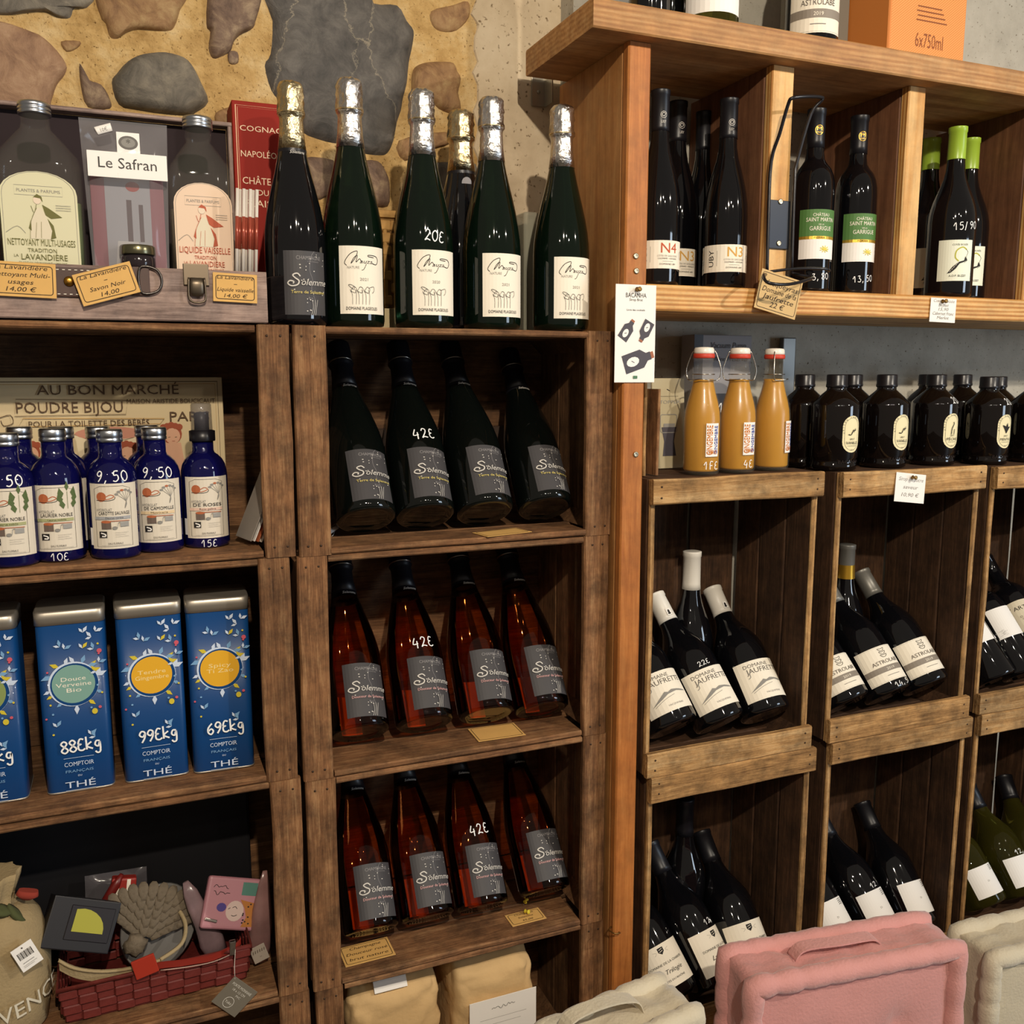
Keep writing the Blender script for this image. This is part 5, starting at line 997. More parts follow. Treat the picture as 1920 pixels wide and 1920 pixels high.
# basket
A = atz(120, 1916, ZL3); B = atz(452, 1830, ZL3); bw = .235; bd = .125; bh = .052; bx0 = A.x + .002; by0 = .040
bk = thing('red_basket', 'low red woven basket full of small gifts', 'basket', (bx0 + bw / 2, by0 + bd / 2, ZL3), rot=(0, 0, .02)); M_RW = mat('red_woven_strip', '5e1e1a', .6, noise_amt=.2, nscale=60, bump=.3, bscale=90); M_RW2 = mat('red_woven_strip_light', '6c2822', .6, noise_amt=.2, nscale=60, bump=.3, bscale=90)
mk('basket_base', bevel_box('basket_base', bw - .006, bd - .006, .004, .001, 1, center=False), M_RW, bk)
def strips(n, Lh, place_):
    for r in range(4):
        for c in range(n):
            o = .0016 if (r + c) % 2 else -.0008; fl = 1 + .10 * (r / 3)
            place_(c, r, o)
nF = 11
for r in range(4):
    fl = .006 * r / 3; z = .004 + bh * (r + .5) / 4.1
    for c in range(nF):
        o = .0018 if (r + c) % 2 else -.0012; x = -bw / 2 + bw * (c + .5) / nF
        mk('weave_strip', cached('wvf', lambda: bevel_box('weave_strip', bw / nF + .001, .0035, bh / 4.1 + .0005, .0015, 1)), M_RW if (r + c) % 2 else M_RW2, bk, (x * (1 + fl / bw * 2), -bd / 2 - o - fl, z))
        mk('weave_strip', MC['wvf'], M_RW, bk, (x * (1 + fl / bw * 2), bd / 2 + o + fl, z))
    for c in range(6):
        o = .0018 if (r + c) % 2 else -.0012; y = -bd / 2 + bd * (c + .5) / 6
        for s in (-1, 1): mk('weave_strip', cached('wvs', lambda: bevel_box('weave_strip', .0035, bd / 6 + .001, bh / 4.1 + .0005, .0015, 1)), M_RW2 if (r + c) % 2 else M_RW, bk, (s * (bw / 2 + o + fl), y, z))
rimp = [(-bw / 2 - .007, -bd / 2 - .007, bh + .004), (bw / 2 + .007, -bd / 2 - .007, bh + .004), (bw / 2 + .007, bd / 2 + .007, bh + .004), (-bw / 2 - .007, bd / 2 + .007, bh + .004)]
mk('rim', tube('rim', rimp, .0035, 8, True), M_RW2, bk)
# black carton with a yellow window
q = at(148, 1742, .075); bb = thing('soap_box', 'black gift carton with a rounded yellow window, tilted in the red basket', 'box', mtx=Matrix.Translation((q.x, .085, q.z + .002)) @ Matrix.Rotation(.36, 4, 'Y') @ Matrix.Rotation(-.45, 4, 'X') @ Matrix.Rotation(.1, 4, 'Z'))
mk('carton', bevel_box('carton', .088, .036, .066, .0015, 2), mat('black_card', '17151a', .45), bb); mk('window_frame', bevel_box('window_frame', .058, .002, .044, .0008, 1), mat('black_card_edge', '221f24', .35), bb, (.010, -.0185, .002))
PR().poly([(-.020, -.013), (-.020, .015), (-.010, .0165), (-.002, .0155), (.006, .0125), (.013, .0075), (.018, .001), (.0205, -.006), (.021, -.013)], mat('yellow_green_window', 'a8a437', .4)).build('window', bb, flat(.008, -.0198, .004), off=.0004)
# grey winged ornament
q = at(262, 1745, .10); wg = thing('wing_ornament', 'grey-brown ornament of layered feathered wings in the red basket', 'ornament', mtx=Matrix.Translation((q.x, .100, ZL3 + .046)) @ Matrix.Rotation(.35, 4, 'Y') @ Matrix.Rotation(-.25, 4, 'X')); M_WG = mat('grey_resin', '6f6250', .8, noise_amt=.25, nscale=80, bump=.4, bscale=200)
fe = cached('feather', lambda: loft('feather', [(-.004, .003, .001), (.004, .0062, .0016), (.012, .0076, .0018), (.018, .0062, .0016), (.022, .0030, .001)], 14, 2))
for r in range(5):
    n = 4 + r * 2
    for k in range(n):
        a = math.radians(-62 + 124 * (k + .5) / n) ; rad = .014 + r * .0125
        mk('feather', fe, M_WG, wg, (math.sin(a) * rad, -.006 + .002 * r - .003 * math.cos(a * 2), .012 + math.cos(a) * rad * .95), (-.25, a, 0))
mk('rosette', lathe('rosette', [(.004, -.008), (.012, -.006), (.016, 0), (.012, .006), (.004, .009)], 18, jitter=lambda a, z: math.sin(a * 7) * .0016 + math.sin(a * 4 + z * 900) * .001), M_WG, wg, (-.012, -.012, .010), (math.pi / 2, 0, 0))
mk('oval_tray', loft('oval_tray', [(-.002, .048, .058), (.001, .052, .062), (.003, .050, .060)], 36, 2), mat('grey_tray', '8d8a86', .35, metal=.4), wg, (.018, .018, .030), (math.pi / 2, 0, 0))
# canvas pouch with red zip
q = at(215, 1800, .045); po = thing('canvas_pouch', 'cream canvas pouch with red leather zip lying over the basket rim', 'pouch', (q.x, .052, ZL3 + .052), rot=(0, 0, .02)); M_CAN = mat('cream_canvas', 'a8946f', .95, bump=.3, bscale=250)
bandp = [at(110, 1800, .05), at(140, 1815, .044), at(190, 1821, .040), at(245, 1815, .036), at(300, 1800, .036)]
def ribbon(name, top, hgt, th, m, par, nrm=Vector((0, -1, 0))):
    T = spline(top, 4); V = []; F = []
    for p_ in T:
        w = noise.noise(p_ * 40) * .0015
        for dz, dy in ((0, 0), (-hgt, .001), (-hgt, .001 + th), (0, th)): V.append(p_ - par.location + Vector((0, dy + w, dz)))
    for i in range(len(T) - 1):
        for j in range(4): a = i * 4 + j; b = i * 4 + (j + 1) % 4; F.append((a, b, b + 4, a + 4))
    F += [(3, 2, 1, 0), (len(V) - 4, len(V) - 3, len(V) - 2, len(V) - 1)]
    me = pyd(name, V, F); bm = bmesh.new(); bm.from_mesh(me); bmesh.ops.recalc_face_normals(bm, faces=bm.faces); bm.to_mesh(me); bm.free()
    o = mk(name, me, m, par, smooth=False); o.matrix_parent_inverse = Matrix.Identity(4); return o
po.rotation_euler = (0, 0, 0)
ribbon('canvas_edge', bandp, .016, .004, M_CAN, po); mk('canvas_hem', tube('canvas_hem', [p_ - po.location + Vector((0, -.001, 0)) for p_ in spline(bandp, 4)], .0022, 6), M_CAN, po)
mk('canvas_back', tube('canvas_back', [p_ - po.location for p_ in spline([at(300, 1800, .036), at(340, 1770, .06), at(348, 1735, .09), at(335, 1705, .12)], 5)], .003, 6), M_CAN, po)
zp = [at(255, 1820, .026), at(300, 1806, .024), at(350, 1800, .024), at(400, 1790, .028), at(440, 1772, .036), at(452, 1760, .044)]
ribbon('zip_band', zp, .009, .003, mat('red_leather', '8e2b20', .45), po); mk('zip_teeth', tube('zip_teeth', [p_ - po.location + Vector((0, -.001, -.010)) for p_ in spline(zp[1:], 4)], .0009, 5), mat('pale_zip', 'b59a8c', .4, metal=.5), po)
q = at(272, 1812, .020); mk('leather_tab', bevel_box('leather_tab', .030, .003, .028, .0012), mat('bright_red_leather', 'a83322', .4), po, q - po.location, (0, -.22, 0))
q = at(436, 1778, .022); mk('zip_pull', bevel_box('zip_pull', .008, .003, .021, .0012), mat('zip_steel', 'b5aca4', .25, metal=1), po, q - po.location, (0, .06, 0)); mk('zip_slider', bevel_box('zip_slider', .009, .005, .008, .0015), MATS['zip_steel'], po, at(436, 1768, .024) - po.location)
q = at(440, 1869, -.004); ht_ = tagcard('grey diamond-shaped paper tag hanging over the shelf edge', Matrix.Translation((q.x, -.004, q.z)) @ Matrix.Rotation(math.pi / 4 + .05, 4, 'Y'), .044, .044, [], mat('grey_tag_card', '6f6759', .7), 'tag', border=False, nm='hang_tag')
tw = mat('tag_white_print', 'd5cfc2', .7); p = PR().text('PORTE MONNAIE', .0, .012, .0038, tw, .034).text('18 x 12 CM', .0, .006, .0032, tw, .022).text('PVC', .004, .0005, .003, tw, .008).stroke([(.0075 * math.cos(a) - .002, .0075 * math.sin(a) - .010) for a in [k * .63 for k in range(10)]], .0007, tw, True).text('Yoko', -.002, -.012, .004, tw, .011)
p.build('tag_print', ht_, flat(0, -.0004, 0), off=.0003); mk('string', tube('string', [(-.019, -.001, .019), (-.030, .006, .030), (-.038, .022, .042)], .0004, 5), tw, ht_)
# red ribbon with stripes, pink wallet, plastic wrapped gifts, grey pouch
q = at(240, 1690, .12); rbn = thing('striped_ribbon_box', 'red gift with white striped band in the red basket', 'gift', (q.x - .012, .150, ZL3 + .078), rot=(-.2, .15, 0)); b = mk('red_packet', bevel_box('red_packet', .034, .02, .055, .003), mat('gift_red', '96281f', .5), rbn, (0, 0, .028))
PR().rect(-.010, -.02, -.006, .026, PAPER).rect(.004, -.02, .009, .026, PAPER).build('stripes', b, flat(0, -.010, 0), off=.0003)
for k, (dx, dz, ry) in enumerate(((-.03, .012, 1.35), (-.016, .036, .45))): mk('red_cord', loft('red_cord', [(-.026, .004, .004), (-.012, .007, .006), (.012, .007, .006), (.028, .003, .003)], 12, 2), mat('dark_red_satin', '6a1c18', .35), rbn, (dx, -.008, dz), (0, ry, 0))
q = at(215, 1665, .16); tag(mk('cellophane_packet', pillow('cellophane_packet', .085, .075, .008, seed=8, wr=.004), mat('dusky_cellophane', '5d5a5e', .12, spec=.9, alpha=.75), None, (q.x, .175, ZL3 + .055), (-.15, .03, 0)), 'shiny grey cellophane packet at the back of the red basket', 'packet')
q = at(375, 1690, .09); tag(mk('wrapped_figure', loft('wrapped_figure', [(0, .014, .012), (.02, .017, .014), (.05, .014, .011), (.08, .013, .008), (.10, .011, .004), (.118, .004, .002)], 22, 2.4, wob=wob_s), mat('mauve_film', '8a7276', .25, spec=.8, noise_amt=.3, nscale=30), None, (q.x + .020, .100, ZL3 + .018), (-.12, -.33, 0)), 'narrow mauve gift in clear film leaning in the basket', 'packet')
q = at(432, 1690, .105); wl = thing('pink_wallet', 'pink wallet with a doodled face and writing, at the right of the basket', 'wallet', mtx=Matrix.Translation((q.x, .100, q.z)) @ Matrix.Rotation(.30, 4, 'Y') @ Matrix.Rotation(-.45, 4, 'X')); b = mk('wallet_body', bevel_box('wallet_body', .078, .014, .072, .005, 3), mat('pink_vinyl', 'b9808a', .45), wl)
pu = mat('purple_print', '4a3a86', .6); og = mat('orange_spot_print', 'b5722c', .6); p = PR().rect(.012, .012, .034, .030, mat('teal_print', '4f7f72', .6)).scribble(-.030, .022, .022, .005, INK, .0008, 1).scribble(-.029, .013, .024, .005, INK, .0008, 2)
p.poly([(.012, .006), (.034, .002), (.037, -.03), (.018, -.031), (.024, -.018), (.020, -.006)], og).ell(.006, -.010, .013, .014, mat('doodle_face', 'd6bdb4', .6), 18).stroke([(.002, -.006), (.006, -.004), (.009, -.007)], .0008, INK).stroke([(-.004, -.008), (-.001, -.006)], .0008, INK).stroke([(.002, -.016), (.006, -.017), (.010, -.015)], .0008, INK).ell(-.014, -.006, .007, .006, pu, 12)
for k in range(9): p.ell(.018 + .016 * random.random(), -.028 + .03 * random.random(), .0013, .0011, INK, 8)
p.build('doodle', b, flat(0, -.007, 0), off=.0004); mk('wallet_zip', bevel_box('wallet_zip', .018, .003, .004, .001), MATS['zip_steel'], wl, (-.026, -.009, -.024), (0, .15, 0))
q = at(490, 1745, .06); tag(mk('wrapped_gift', loft('wrapped_gift', [(0, .014, .012), (.02, .017, .016), (.05, .018, .015), (.08, .014, .009), (.115, .008, .003), (.135, .003, .0015)], 22, 2.4, wob=wob_s), mat('rosy_film', '8f6a66', .22, spec=.8, noise_amt=.3, nscale=25), None, (q.x - .004, .085, ZL3 + .001), (-.05, .12, 0)), 'rosy gift in clear film against the right post of the lower left crate', 'packet')
q = at(487, 1790, .055); tagcard('small pale barcode sticker card beside the rosy wrapped gift', Matrix.Translation((q.x, .058, q.z)) @ Matrix.Rotation(-.3, 4, 'Y'), .022, .026, ['||||||', '-'], mat('dull_white_card', 'b3a698', .7), 'tag', border=False, nm='barcode_card')
# ---------------------------------------------------------------- paper bags in the lowest middle crate
M_KR = mat('kraft_paper', 'd6b37f', .85, noise_amt=.08, nscale=20, bump=.9, bscale=28); ZC4 = zc[4] + .0145
def kraft(label, x0, x1, y0, D, zt, seed, lab_=None):
    w = (x1 - x0) / 2; t = thing('paper_bag', label, 'paper bag', ((x0 + x1) / 2, y0 + D / 2, ZC4), 'kraft paper bags'); h = zt - ZC4
    secs = [(0, w, D / 2, 0, 0), (h * .3, w, D / 2, 0, 0), (h * .6, w, D / 2, 0, 0), (h * .80, w, D / 2, 0, 0), (h * .88, w * .98, D / 2 * .95, 0, 0), (h * .95, w * .95, D / 2 * .72, 0, D * .1), (h, w * .90, D / 2 * .40, 0, D * .22)]
    fine = [tuple(a[j] + (b[j] - a[j]) * k / 4 for j in range(5)) for a, b in zip(secs, secs[1:]) for k in range(4)] + [secs[-1]]
    def wb(p, i): q = noise.noise(p * 34 + Vector((seed, 1, 2))); return Vector((p.x, p.y - D * .1, 0)).normalized() * (abs(q) * .012 - .005) * (1 if i > 6 else .4) + Vector((0, 0, (.35 - abs(noise.noise(p * 24 + Vector((seed, 7, 1))))) * .012 if i > 16 else 0))
    mk('bag_paper', loft('bag_paper', fine, 96, 7, wob=wb), M_KR, t); return t, h, w
t, h, w = kraft('brown paper bag with a white sticker on its folded top', .256, .405, .035, .15, .262, 1); mk('sticker', bevel_box('sticker', .052, .0008, .030, .0003), WHITE, t, (-.006, -.058, h * .965), (-.75, 0, 0))
t, h, w = kraft('brown paper bag with a white printed sheet on its front', .425, .565, .03, .155, .262, 7); s_ = mk('sheet', bevel_box('sheet', .115, .001, .09, .0004), WHITE, t, (.008, -.0835, h * .55), (0, 0, 0)); PR().scribble(-.02, .028, .04, .006, GREYINK, .0012, 3).rect(-.04, .010, .04, .0105, GREYINK).rect(-.04, .0, .03, .0005, GREYINK).build('print', s_, flat(0, -.0005, 0), off=.0003)
# ---------------------------------------------------------------- cards, pins and small finds in the middle crates
quadcard('blank ochre card lying under the third dark champagne bottle', [(885, 999), (912, 1006), (997, 998), (965, 988)][0:1] + [(915, 1007), (997, 997), (968, 990)], zc[1] + .0105, [])
quadcard('blank gold-edged card lying in front of the upper rosé bottles', [(897, 1392), (987, 1377), (962, 1356), (877, 1366)], zc[2] + .0105, [])
quadcard('gold-edged card with writing at the left of the lower rosé crate', [(649, 1814), (744, 1789), (724, 1757), (633, 1779)], zc[3] + .0105, ['Champagne', 'Douceur rosé', 'brut nature'])
quadcard('gold-edged card with a price crossed out, beside the yellow pins', [(961, 1738), (1024, 1722), (1010, 1701), (946, 1717)], zc[3] + .0105, ['Champagne', 'Solemme', '35,00'])
YP = mat('yellow_pin', 'd8c23a', .3)
def pin(label, loc, rot=(0, 0, 0), m=None, s=1):
    t = thing('push_pin', label, 'pin', loc, 'push pins', rot=rot); mk('pin_head', cached(('pin', (m or YP).name), lambda: lathe('pin_head', [(.0030 * s, .004), (.0036 * s, .0045), (.0022 * s, .006), (.0020 * s, .009), (.0034 * s, .0105), (.0034 * s, .012), (.002 * s, .0125)], 16)), m or YP, t); mk('needle', cached('needle', lambda: lathe('needle', [(.0001, -.003), (.0005, .0), (.0005, .0045)], 6)), MATS['zip_steel'], t)
q = atz(981, 1712, zc[3] + .0105); pin('yellow push pin lying nearest the crossed-out card', (q.x, q.y, zc[3] + .0145), (1.35, 0, .5))
q = atz(983, 1702, zc[3] + .0105); pin('yellow push pin lying just behind the other one', (q.x + .001, q.y + .004, zc[3] + .0145), (1.3, .3, 2.2))
q = atz(629, 1003, zc[1] + .0105); hk = thing('metal_hook', 'small bent silver hook at the left foot of the top middle crate', 'hook', (q.x, q.y, zc[1] + .0105), rot=(0, -.5, .3)); mk('hook_plate', bevel_box('hook_plate', .020, .006, .008, .001), mat('worn_chrome', '8f8c88', .35, metal=1), hk, (0, 0, .010)); mk('hook_wire', tube('hook_wire', spline([(-.008, 0, .008), (-.012, 0, .002), (-.006, -.002, -.0005), (.002, 0, .003)], 4), .001, 6), MATS['worn_chrome'], hk, (0, 0, .003))
# flowery printed box at the back of the top crate
x0 = at(690, 850, .2).x; x1 = at(965, 850, .2).x; zt = at(820, 803, .2).z; fb = thing('floral_box', 'dark brown box with white flower drawing behind the dark bottles', 'box', ((x0 + x1) / 2, .226, zc[1] + .0102)); mk('carton', bevel_box('carton', x1 - x0, .018, zt - zc[1] - .0102, .002, 1, center=False), mat('dark_brown_card', '3d2d22', .7), fb)
p = PR(); rr = random.Random(21)
for fx, fz in ((-.085, .10), (-.07, .07), (-.095, .06), (.004, .10), (.016, .075), (.0, .05), (.096, .10), (.104, .07), (.092, .085), (.1, .04)):
    for k in range(5): a = k * 1.257 + rr.random(); p.stroke([(fx, fz), (fx + .005 * math.cos(a), fz + .005 * math.sin(a))], .0022, PAPER, smooth=0)
    p.stroke([(fx, fz), (fx + rr.uniform(-.01, .01), fz - .02), (fx + rr.uniform(-.01, .01), fz - .035)], .0008, PAPER)
p.build('flower_print', fb, flat(0, -.009, 0), off=.0004)
# ---------------------------------------------------------------- on the right-hand shelves: holder, tags, flyer, cartons
wh = thing('wire_bottle_holder', 'black wire bottle holder screwed to the shelf divider', 'holder', (.944, -.0225, 1.33)); M_BW = mat('black_enamel_wire', '17151a', .3, spec=.6)
def hp(x, y, Y): return at(x, y, Y) - wh.location
mk('wire_frame', tube('wire_frame', spline([hp(1438, 515, -.030), hp(1441, 400, -.030), hp(1446, 303, -.031), hp(1462, 250, -.045), hp(1478, 195, -.060), hp(1486, 184, -.066), hp(1510, 181, -.066), hp(1538, 182, -.060), hp(1541, 188, -.056), hp(1520, 215, -.046), hp(1494, 305, -.031), hp(1490, 340, -.030), hp(1484, 515, -.030)], 4), .0026, 8), M_BW, wh)
mk('wire_cradle', tube('wire_cradle', spline([hp(1438, 515, -.030), hp(1432, 516, -.060), hp(1440, 530, -.085), hp(1480, 533, -.085), hp(1524, 521, -.060), hp(1500, 516, -.040), hp(1484, 512, -.030)], 5), .0024, 8), M_BW, wh)
mk('wire_cradle', tube('wire_cradle', spline([hp(1432, 511, -.034), hp(1490, 504, -.05), hp(1545, 504, -.06), hp(1555, 508, -.056)], 5), .0022, 8), M_BW, wh)
pa = at(1443, 374, -.024); pb = at(1483, 468, -.024); pl = mk('mounting_plate', bevel_box('mounting_plate', .0385, .0025, pa.z - pb.z, .0008), mat('dark_steel_plate', '2b2f37', .4, metal=.6), wh, (0, -.0012, (pa.z + pb.z) / 2 - wh.location.z))
for z in (.034, -.028): mk('screw', cached('scr2', lambda: lathe('screw', [(.0042, 0), (.0042, .0012), (.0028, .0016), (.0012, .0008)], 14)), mat('zinc_screw', 'b7ad95', .35, metal=.9), pl, (0, -.0012, z), (math.pi / 2, 0, 0))
q = at(1460, 552, -.040); tagcard('tilted ochre tag hanging from the black wire holder', Matrix.Translation((q.x, -.040, q.z)) @ Matrix.Rotation(.22, 4, 'Y'), .080, .060, ['', 'Vacqueyras', 'Domaine de la', 'Jaufrette', '22 €'], mat('pale_ochre_card', 'cfae78', .75))
q = at(1768, 582, -.029); tagcard('small white card with faint writing pinned to the shelf edge', Matrix.Translation((q.x, -.029, q.z)) @ Matrix.Rotation(.02, 4, 'Y'), .058, .040, ['Cuvée Boisée', 'Buzet', '15,90', 'Cabernet Franc', 'Merlot'], WHITE, border=False, ink=GREYINK, nm='shelf_card')
q = at(1768, 565, -.031); pin('brass pin holding the small white card to the shelf', (q.x, -.0265, q.z), (math.pi / 2, 0, 0), M_BRS, 1)
q = at(1706, 915, -.033); tagcard('curled white card pinned to the crate under the syrup bottles', Matrix.Translation((q.x, -.0335, q.z)) @ Matrix.Rotation(.12, 4, 'Y') @ Matrix.Rotation(-.08, 4, 'X'), .068, .050, ['Sirop de Sucre', 'saveur', '10,90 €'], WHITE, border=False, ink=GREYINK, nm='crate_card')
q = at(1711, 895, -.035); pin('brass pin holding the curled card to the crate', (q.x, -.031, q.z), (math.pi / 2, 0, 0), M_BRS, 1)
pa = at(1155, 532, -.030); pb = at(1227, 717, -.030); fw = pb.x - pa.x; fh = pa.z - pb.z; fl = thing('flyer', 'narrow white syrup flyer with dark bottle photos pinned on the post', 'flyer', ((pa.x + pb.x) / 2, -.0292, (pa.z + pb.z) / 2)); b = mk('flyer_sheet', bevel_box('flyer_sheet', fw, .0008, fh, .0003, 1), WHITE, fl)
DB = mat('flyer_bottle_print', '4a464e', .6); p = PR().text('BACANHA', 0, fh * .37, .0065, INK, .034).text('Sirop Brut', 0, fh * .335, .0036, INK, .022).text('Livre des cocktails', 0, fh * .235, .0026, INK, .030)
def fb_(cx, cy, a, s=1, cap=True):
    def r(x, y): return (cx + (x * math.cos(a) - y * math.sin(a)) * s, cy + (x * math.sin(a) + y * math.cos(a)) * s)
    p.poly([r(-.014, -.024), (r(.014, -.024)), r(.014, .008), r(.006, .017), r(.006, .024), r(-.006, .024), r(-.006, .017), r(-.014, .008)], DB); p.poly([r(.007 * math.cos(t) , -.008 + .011 * math.sin(t)) for t in [k * .524 for k in range(12)]], WHITE); p.poly([r(-.005, .024), r(.005, .024), r(.005, .029), r(-.005, .029)], mat('flyer_copper', 'a0603f', .5)); p.stroke([r(-.002, -.01), r(.002, -.006)], .001, DB)
cw = fw / 2
fb_(.004, -fh * .27, -1.25, .98); fb_(-.014, fh * .035, -.6, .62); fb_(.0165, fh * .035, 2.65, .62)
p.rect(-.003, -fh * .46, .004, -fh * .43, mat('eco_green', '4f7a5a', .6)).build('print', b, flat(0, -.0004, 0), off=.0003)
q = at(1193, 543, -.030); pin('brass pin at the top of the white flyer', (q.x, -.0285, q.z), (math.pi / 2, 0, 0), M_BRS, 1)
# cartons behind the ginger drinks
vb = thing('vacuum_pump_box', 'grey and black wine pump carton behind the ginger drinks', 'box', ((at(1300, 700, .15).x + at(1408, 700, .15).x) / 2, .15, ZR)); vw = at(1408, 700, .15).x - at(1300, 700, .15).x; vh = at(1350, 628, .15).z - ZR
b = mk('carton', bevel_box('carton', vw, .04, vh, .001, 1, center=False), mat('grey_carton', '8d8b8d', .6), vb, (0, .0205, 0)); p = PR().rect(-vw / 2, .0, vw / 2, vh * .55, mat('carton_black', '27242a', .5)).rect(-vw / 2, vh * .55, -vw / 2 + .018, vh, MATS['carton_black']).text('Vacuum Pump', .010, vh * .90, .010, mat('carton_dark_ink', '3a3638', .6), vw * .62, .2).text('Wine Preserver', .016, vh * .80, .008, MATS['carton_dark_ink'], vw * .62, .2).hand('13E', .012, vh * .44, .016, CHALK)
p.build('print', vb, flat(0, 0, 0), off=.0006)
sb2 = thing('stopper_pack', 'cream hanging pack with a dark bottle stopper photo by the post', 'pack', ((at(1226, 800, .1).x + at(1287, 800, .1).x) / 2, .1, ZR), rot=(-.06, 0, 0)); w_ = at(1287, 800, .1).x - at(1226, 800, .1).x; h_ = at(1255, 710, .1).z - ZR
mk('card_pack', bevel_box('card_pack', w_, .004, h_, .001, 1, center=False), mat('cream_pack', 'b7ab8a', .6), sb2, (0, .003, .001)); PR().text('STOPPER', 0, h_ * .72, .0055, GREYINK, w_ * .7).rect(-w_ * .38, h_ * .80, w_ * .3, h_ * .803, INK).stroke([(-.003, h_ * .88), (.003, h_ * .86)], .0012, INK).poly([(-.012, h_ * .14), (.014, h_ * .14), (.010, h_ * .30), (.015, h_ * .46), (-.014, h_ * .46), (-.009, h_ * .30)], DB).rect(-.010, h_ * .46, .012, h_ * .50, GREYINK).frame(-.016, h_ * .40, .016, h_ * .60, .0012, GREYINK, .004).build('print', sb2, flat(0, .001, .001), off=.0004)
for k, (px, h, lb) in enumerate(((1207, .152, 'thin pale board leaning in the corner beside the orange post'), (1219, .135, 'thin brown board leaning just right of the pale one'))):
    q = at(px, 800, .02 + .02 * k); o = plank('leaning_board', (q.x - .0025, .015, ZR + .001), (q.x + .0025, .065, ZR + h), 'z', 'x', (W_SLAT, W_CRATE)[k]); o.rotation_euler.rotate_axis('Y', 0); tag(o, lb, 'board')
tag(mk('glass_pane_stand', bevel_box('glass_pane_stand', .03, .012, .20, .002), mat('grey_steel_post', '6d6d6a', .4, metal=.7), None, (at(1476, 740, .185).x, .19, ZR + .125)), 'grey metal upright behind the ginger drinks, under the shelf', 'upright')
tag(mk('wall_card', bevel_box('wall_card', .09, .003, .13, .001), mat('torn_pale_card', 'a9a69b', .8), None, (at(1440, 790, .195).x, .2, ZR + .066)), 'torn pale card standing against the wall behind the ginger drinks', 'card')
# orange wine carton and grey carton on the top board
x0 = at(1668, 100, -.005).x; x1 = at(1812, 110, -.005).x; ob = thing('orange_carton', 'orange striped wine carton standing on the top board', 'carton', ((x0 + x1) / 2, 0, ZB)); cw = x1 - x0
mk('carton', bevel_box('carton', cw, .15, .30, .002, 1, center=False), mat('orange_card', 'd8843c', .6), ob, (0, .0755, 0)); p = PR(); dk = mat('carton_brown_ink', '8a4a22', .7)
lt_ = mat('pale_orange_print', 'e8a25c', .6)
for k in range(-40, 30):
    a = k * .0052; P = [(a, .006), (a + .0022, .006), (a + .0022 + .20, .16), (a + .20, .16)]; P = [(x, y) for x, y in P]; Q = clip(clip(P, -cw / 2 + .004, 1), cw / 2 - .004, -1)
    if len(Q) > 2: p.it.append((Q, [tuple(range(len(Q)))], lt_))
p.text('6x750ml', .004, .030, .022, dk, .060); 
for k in range(4): p.rect(-.026 + .002 * (k % 2), .070 + .007 * k, .040 - .004 * k, .072 + .007 * k, dk)
p.stroke([(.030, .110), (.034, .122), (.038, .112), (.044, .116), (.052, .111)], .0012, dk).build('print', ob, flat(0, .0005, 0), off=.0004, step=.000004)
tag(mk('grey_carton', bevel_box('grey_carton', .105, .05, .30, .002, 1, center=False), mat('grey_wrap_card', '8d887c', .7), None, (at(1600, 60, .09).x - .062, .115, ZB)), 'plain grey carton behind the wide-labelled bottle on the top board', 'carton')
sgn = bpy.data.objects['grey_carton']; PR().stroke([(-.01, .024), (-.004, .036), (-.002, .024), (.004, .030), (.010, .027), (.022, .036)], .001, INK).build('signature', sgn, flat(.030, -.025, 0), off=.0004)
# screw hook and screws on the front post
hk = thing('screw_hook', 'small brass screw hook near the foot of the orange post', 'hook', (.6735, -.020, at(1165, 1733, -.02).z)); mk('hook_wire', tube('hook_wire', spline([(0, 0, 0), (-.008, -.006, 0), (-.004, -.018, 0), (.006, -.017, -.002), (.007, -.012, -.004)], 4), .0012, 6), M_BRS, hk)
for px, py in ((1192, 480), (1193, 508), (1192, 852)):
    q = at(px, py, -.0275) - un.location; mk('screw', MC['scr2'], MATS['zinc_screw'], un, q, (math.pi / 2, 0, 0))
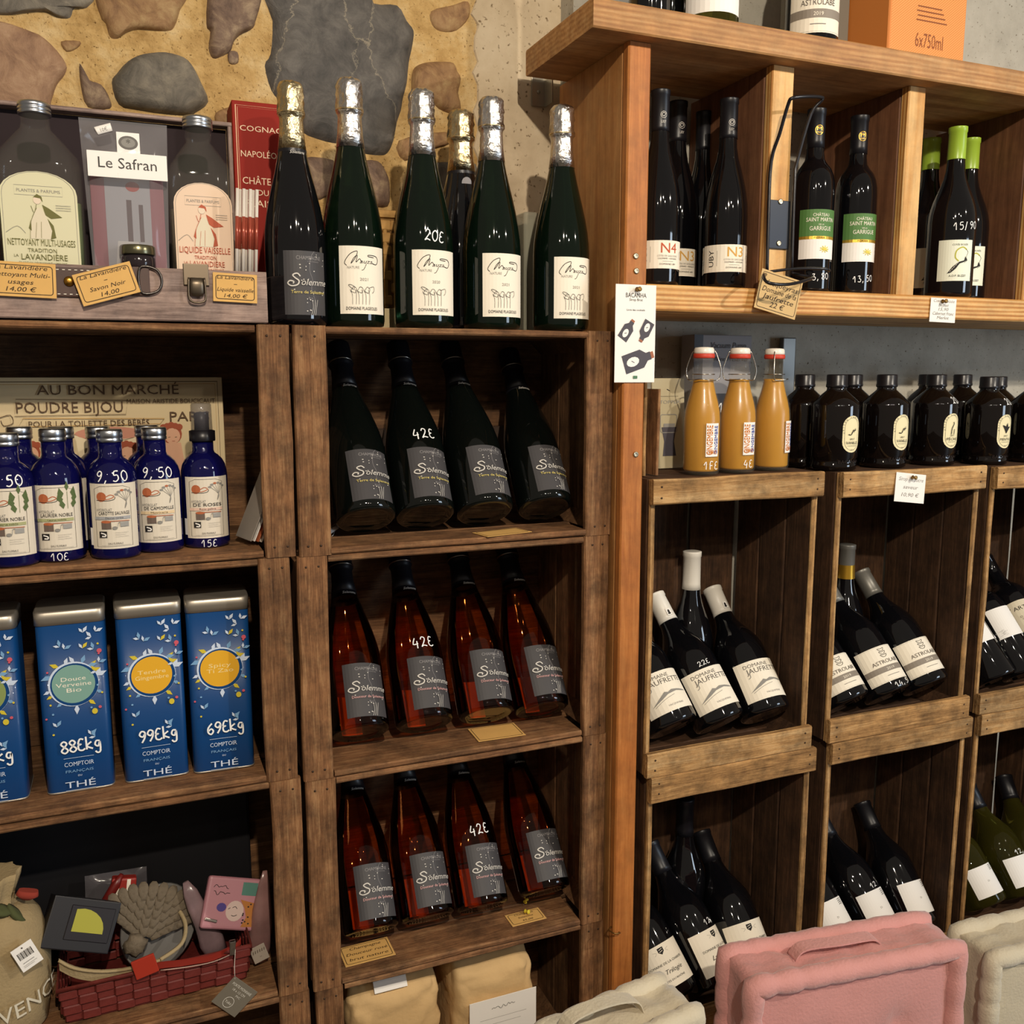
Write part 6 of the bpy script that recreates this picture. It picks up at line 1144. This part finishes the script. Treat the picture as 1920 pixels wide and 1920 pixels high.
# ---------------------------------------------------------------- box cushions standing on the floor in front of the right-hand crates
def cushion(label, FL, FR, Z, col, colr, seed, W=None, T=.10, strap=None, right=False, turn=-.1):
    A = atz(*FL, Z); B = atz(*FR, Z) if FR else None
    d = (B - A) if B else Vector((1, turn, 0)); W = W or d.length; d.normalize(); n = Vector((-d.y, d.x, 0)); c = A + d * W / 2 if not right else A - d * W / 2
    t = thing('box_cushion', label, 'cushion', (c.x, c.y, FZ), rot=(0, 0, math.atan2(d.y, d.x))); H = Z - FZ; nx, nz = 28, 28; V = []; F = []; ny = 6
    m = mat('cushion_' + col, col, .9, sheen=.3, bump=.35, bscale=220, noise_amt=.06, nscale=14); m2 = mat('cushion_roll_' + colr, colr, .9, sheen=.3, bump=.35, bscale=220, noise_amt=.06, nscale=14)
    me = bpy.data.meshes.new('padding'); bm = bmesh.new(); bmesh.ops.create_cube(bm, size=1); bmesh.ops.subdivide_edges(bm, edges=list(bm.edges), cuts=23, use_grid_fill=True)
    for v in bm.verts:
        x, y, z = v.co * 2
        tuft = math.exp(-(((abs(x) - .42) / .10) ** 2 + ((abs(z) - .42) / .10) ** 2)); wr = noise.noise(Vector((x * 3 + seed, y * 2, z * 3))) * .004 + noise.noise(Vector((x * 7, y * 2 + seed, z * 2.5))) * .0022
        bul = (1 - x * x) * (1 - z * z); yy = y * (T / 2) * (.78 + .22 * min(1, bul * 1.6)) - (y * .016 * tuft)
        puck = .0022 * math.cos(x * 22 + seed) * (abs(z) > .8)
        v.co = Vector((x * (W / 2 - .006) + (wr if abs(x) > .5 else 0) * .8, T / 2 + yy + wr, H / 2 + z * (H / 2 - .006) + puck * (abs(z) > .95) + (wr if z > .5 else 0)))
    bm.to_mesh(me); bm.free(); mk('padding', me, m, t, smooth=True)
    def roll(name, y):
        P = []; r = .0165
        for (x0, z0, x1, z1) in ((-W / 2 + .01, H - .012, W / 2 - .01, H - .012), (W / 2 - .01, H - .012, W / 2 - .01, .019), (W / 2 - .01, .019, -W / 2 + .01, .019), (-W / 2 + .01, .019, -W / 2 + .01, H - .012)):
            for k in range(40): P.append((x0 + (x1 - x0) * k / 40, y, z0 + (z1 - z0) * k / 40))
        V = []; F = []; nn = 12; L_ = len(P)
        for i, p_ in enumerate(P):
            a = Vector(P[(i - 1) % L_]); b = Vector(P[(i + 1) % L_]); tt = (b - a).normalized(); s = tt.cross(Vector((0, 1, 0))).normalized(); pinch = r * (1 - .15 * max(0, math.cos(i * 1.25 + seed)) ** 6 + .14 * noise.noise(Vector((i * .35, seed, y * 9))))
            for j in range(nn): q = 2 * math.pi * j / nn; V.append(Vector(p_) + (Vector((0, 1, 0)) * math.cos(q) + s * math.sin(q)) * pinch)
        for i in range(L_):
            for j in range(nn): F.append((i * nn + j, i * nn + (j + 1) % nn, ((i + 1) % L_) * nn + (j + 1) % nn, ((i + 1) % L_) * nn + j))
        mk(name, pyd(name, V, F), m2, t, smooth=True)
    roll('rolled_edge', .010); roll('rolled_edge', T - .010)
    if strap:
        x0, x1, hz = strap; P = spline([(x0, T * .5, H - .006), (x0 + (x1 - x0) * .12, T * .5, H + hz * .8), (x0 + (x1 - x0) * .5, T * .45, H + hz), (x0 + (x1 - x0) * .9, T * .5, H + hz * .5), (x1, T * .5, H - .004)], 5); V = []; F = []
        for p_ in P:
            for dy, dz in ((-.011, 0), (.011, 0), (.011, .003), (-.011, .003)): V.append(p_ + Vector((0, dy, dz)))
        for i in range(len(P) - 1):
            for j in range(4): a = i * 4 + j; b = i * 4 + (j + 1) % 4; F.append((a, a + 4, b + 4, b))
        F += [(0, 1, 2, 3), (len(V) - 1, len(V) - 2, len(V) - 3, len(V) - 4)]; mk('carry_strap', pyd('carry_strap', V, F), m2, t)
cushion('dusty pink box cushion with rolled edges and carry strap', (1408, 1848), (1815, 1770), .300, 'cb8e88', 'd2958f', 1, strap=(-.09, .06, .010))
cushion('cream box cushion low beside the orange post, strap raised', (1322, 1888), None, .285, 'c9bda3', 'd0c5ac', 4, W=.40, strap=(-.02, .12, .035), right=True, turn=.16)
cushion('cream box cushion at the right edge, half out of view', (1862, 1795), None, .236, 'c6baa0', 'cec3aa', 6, W=.40)
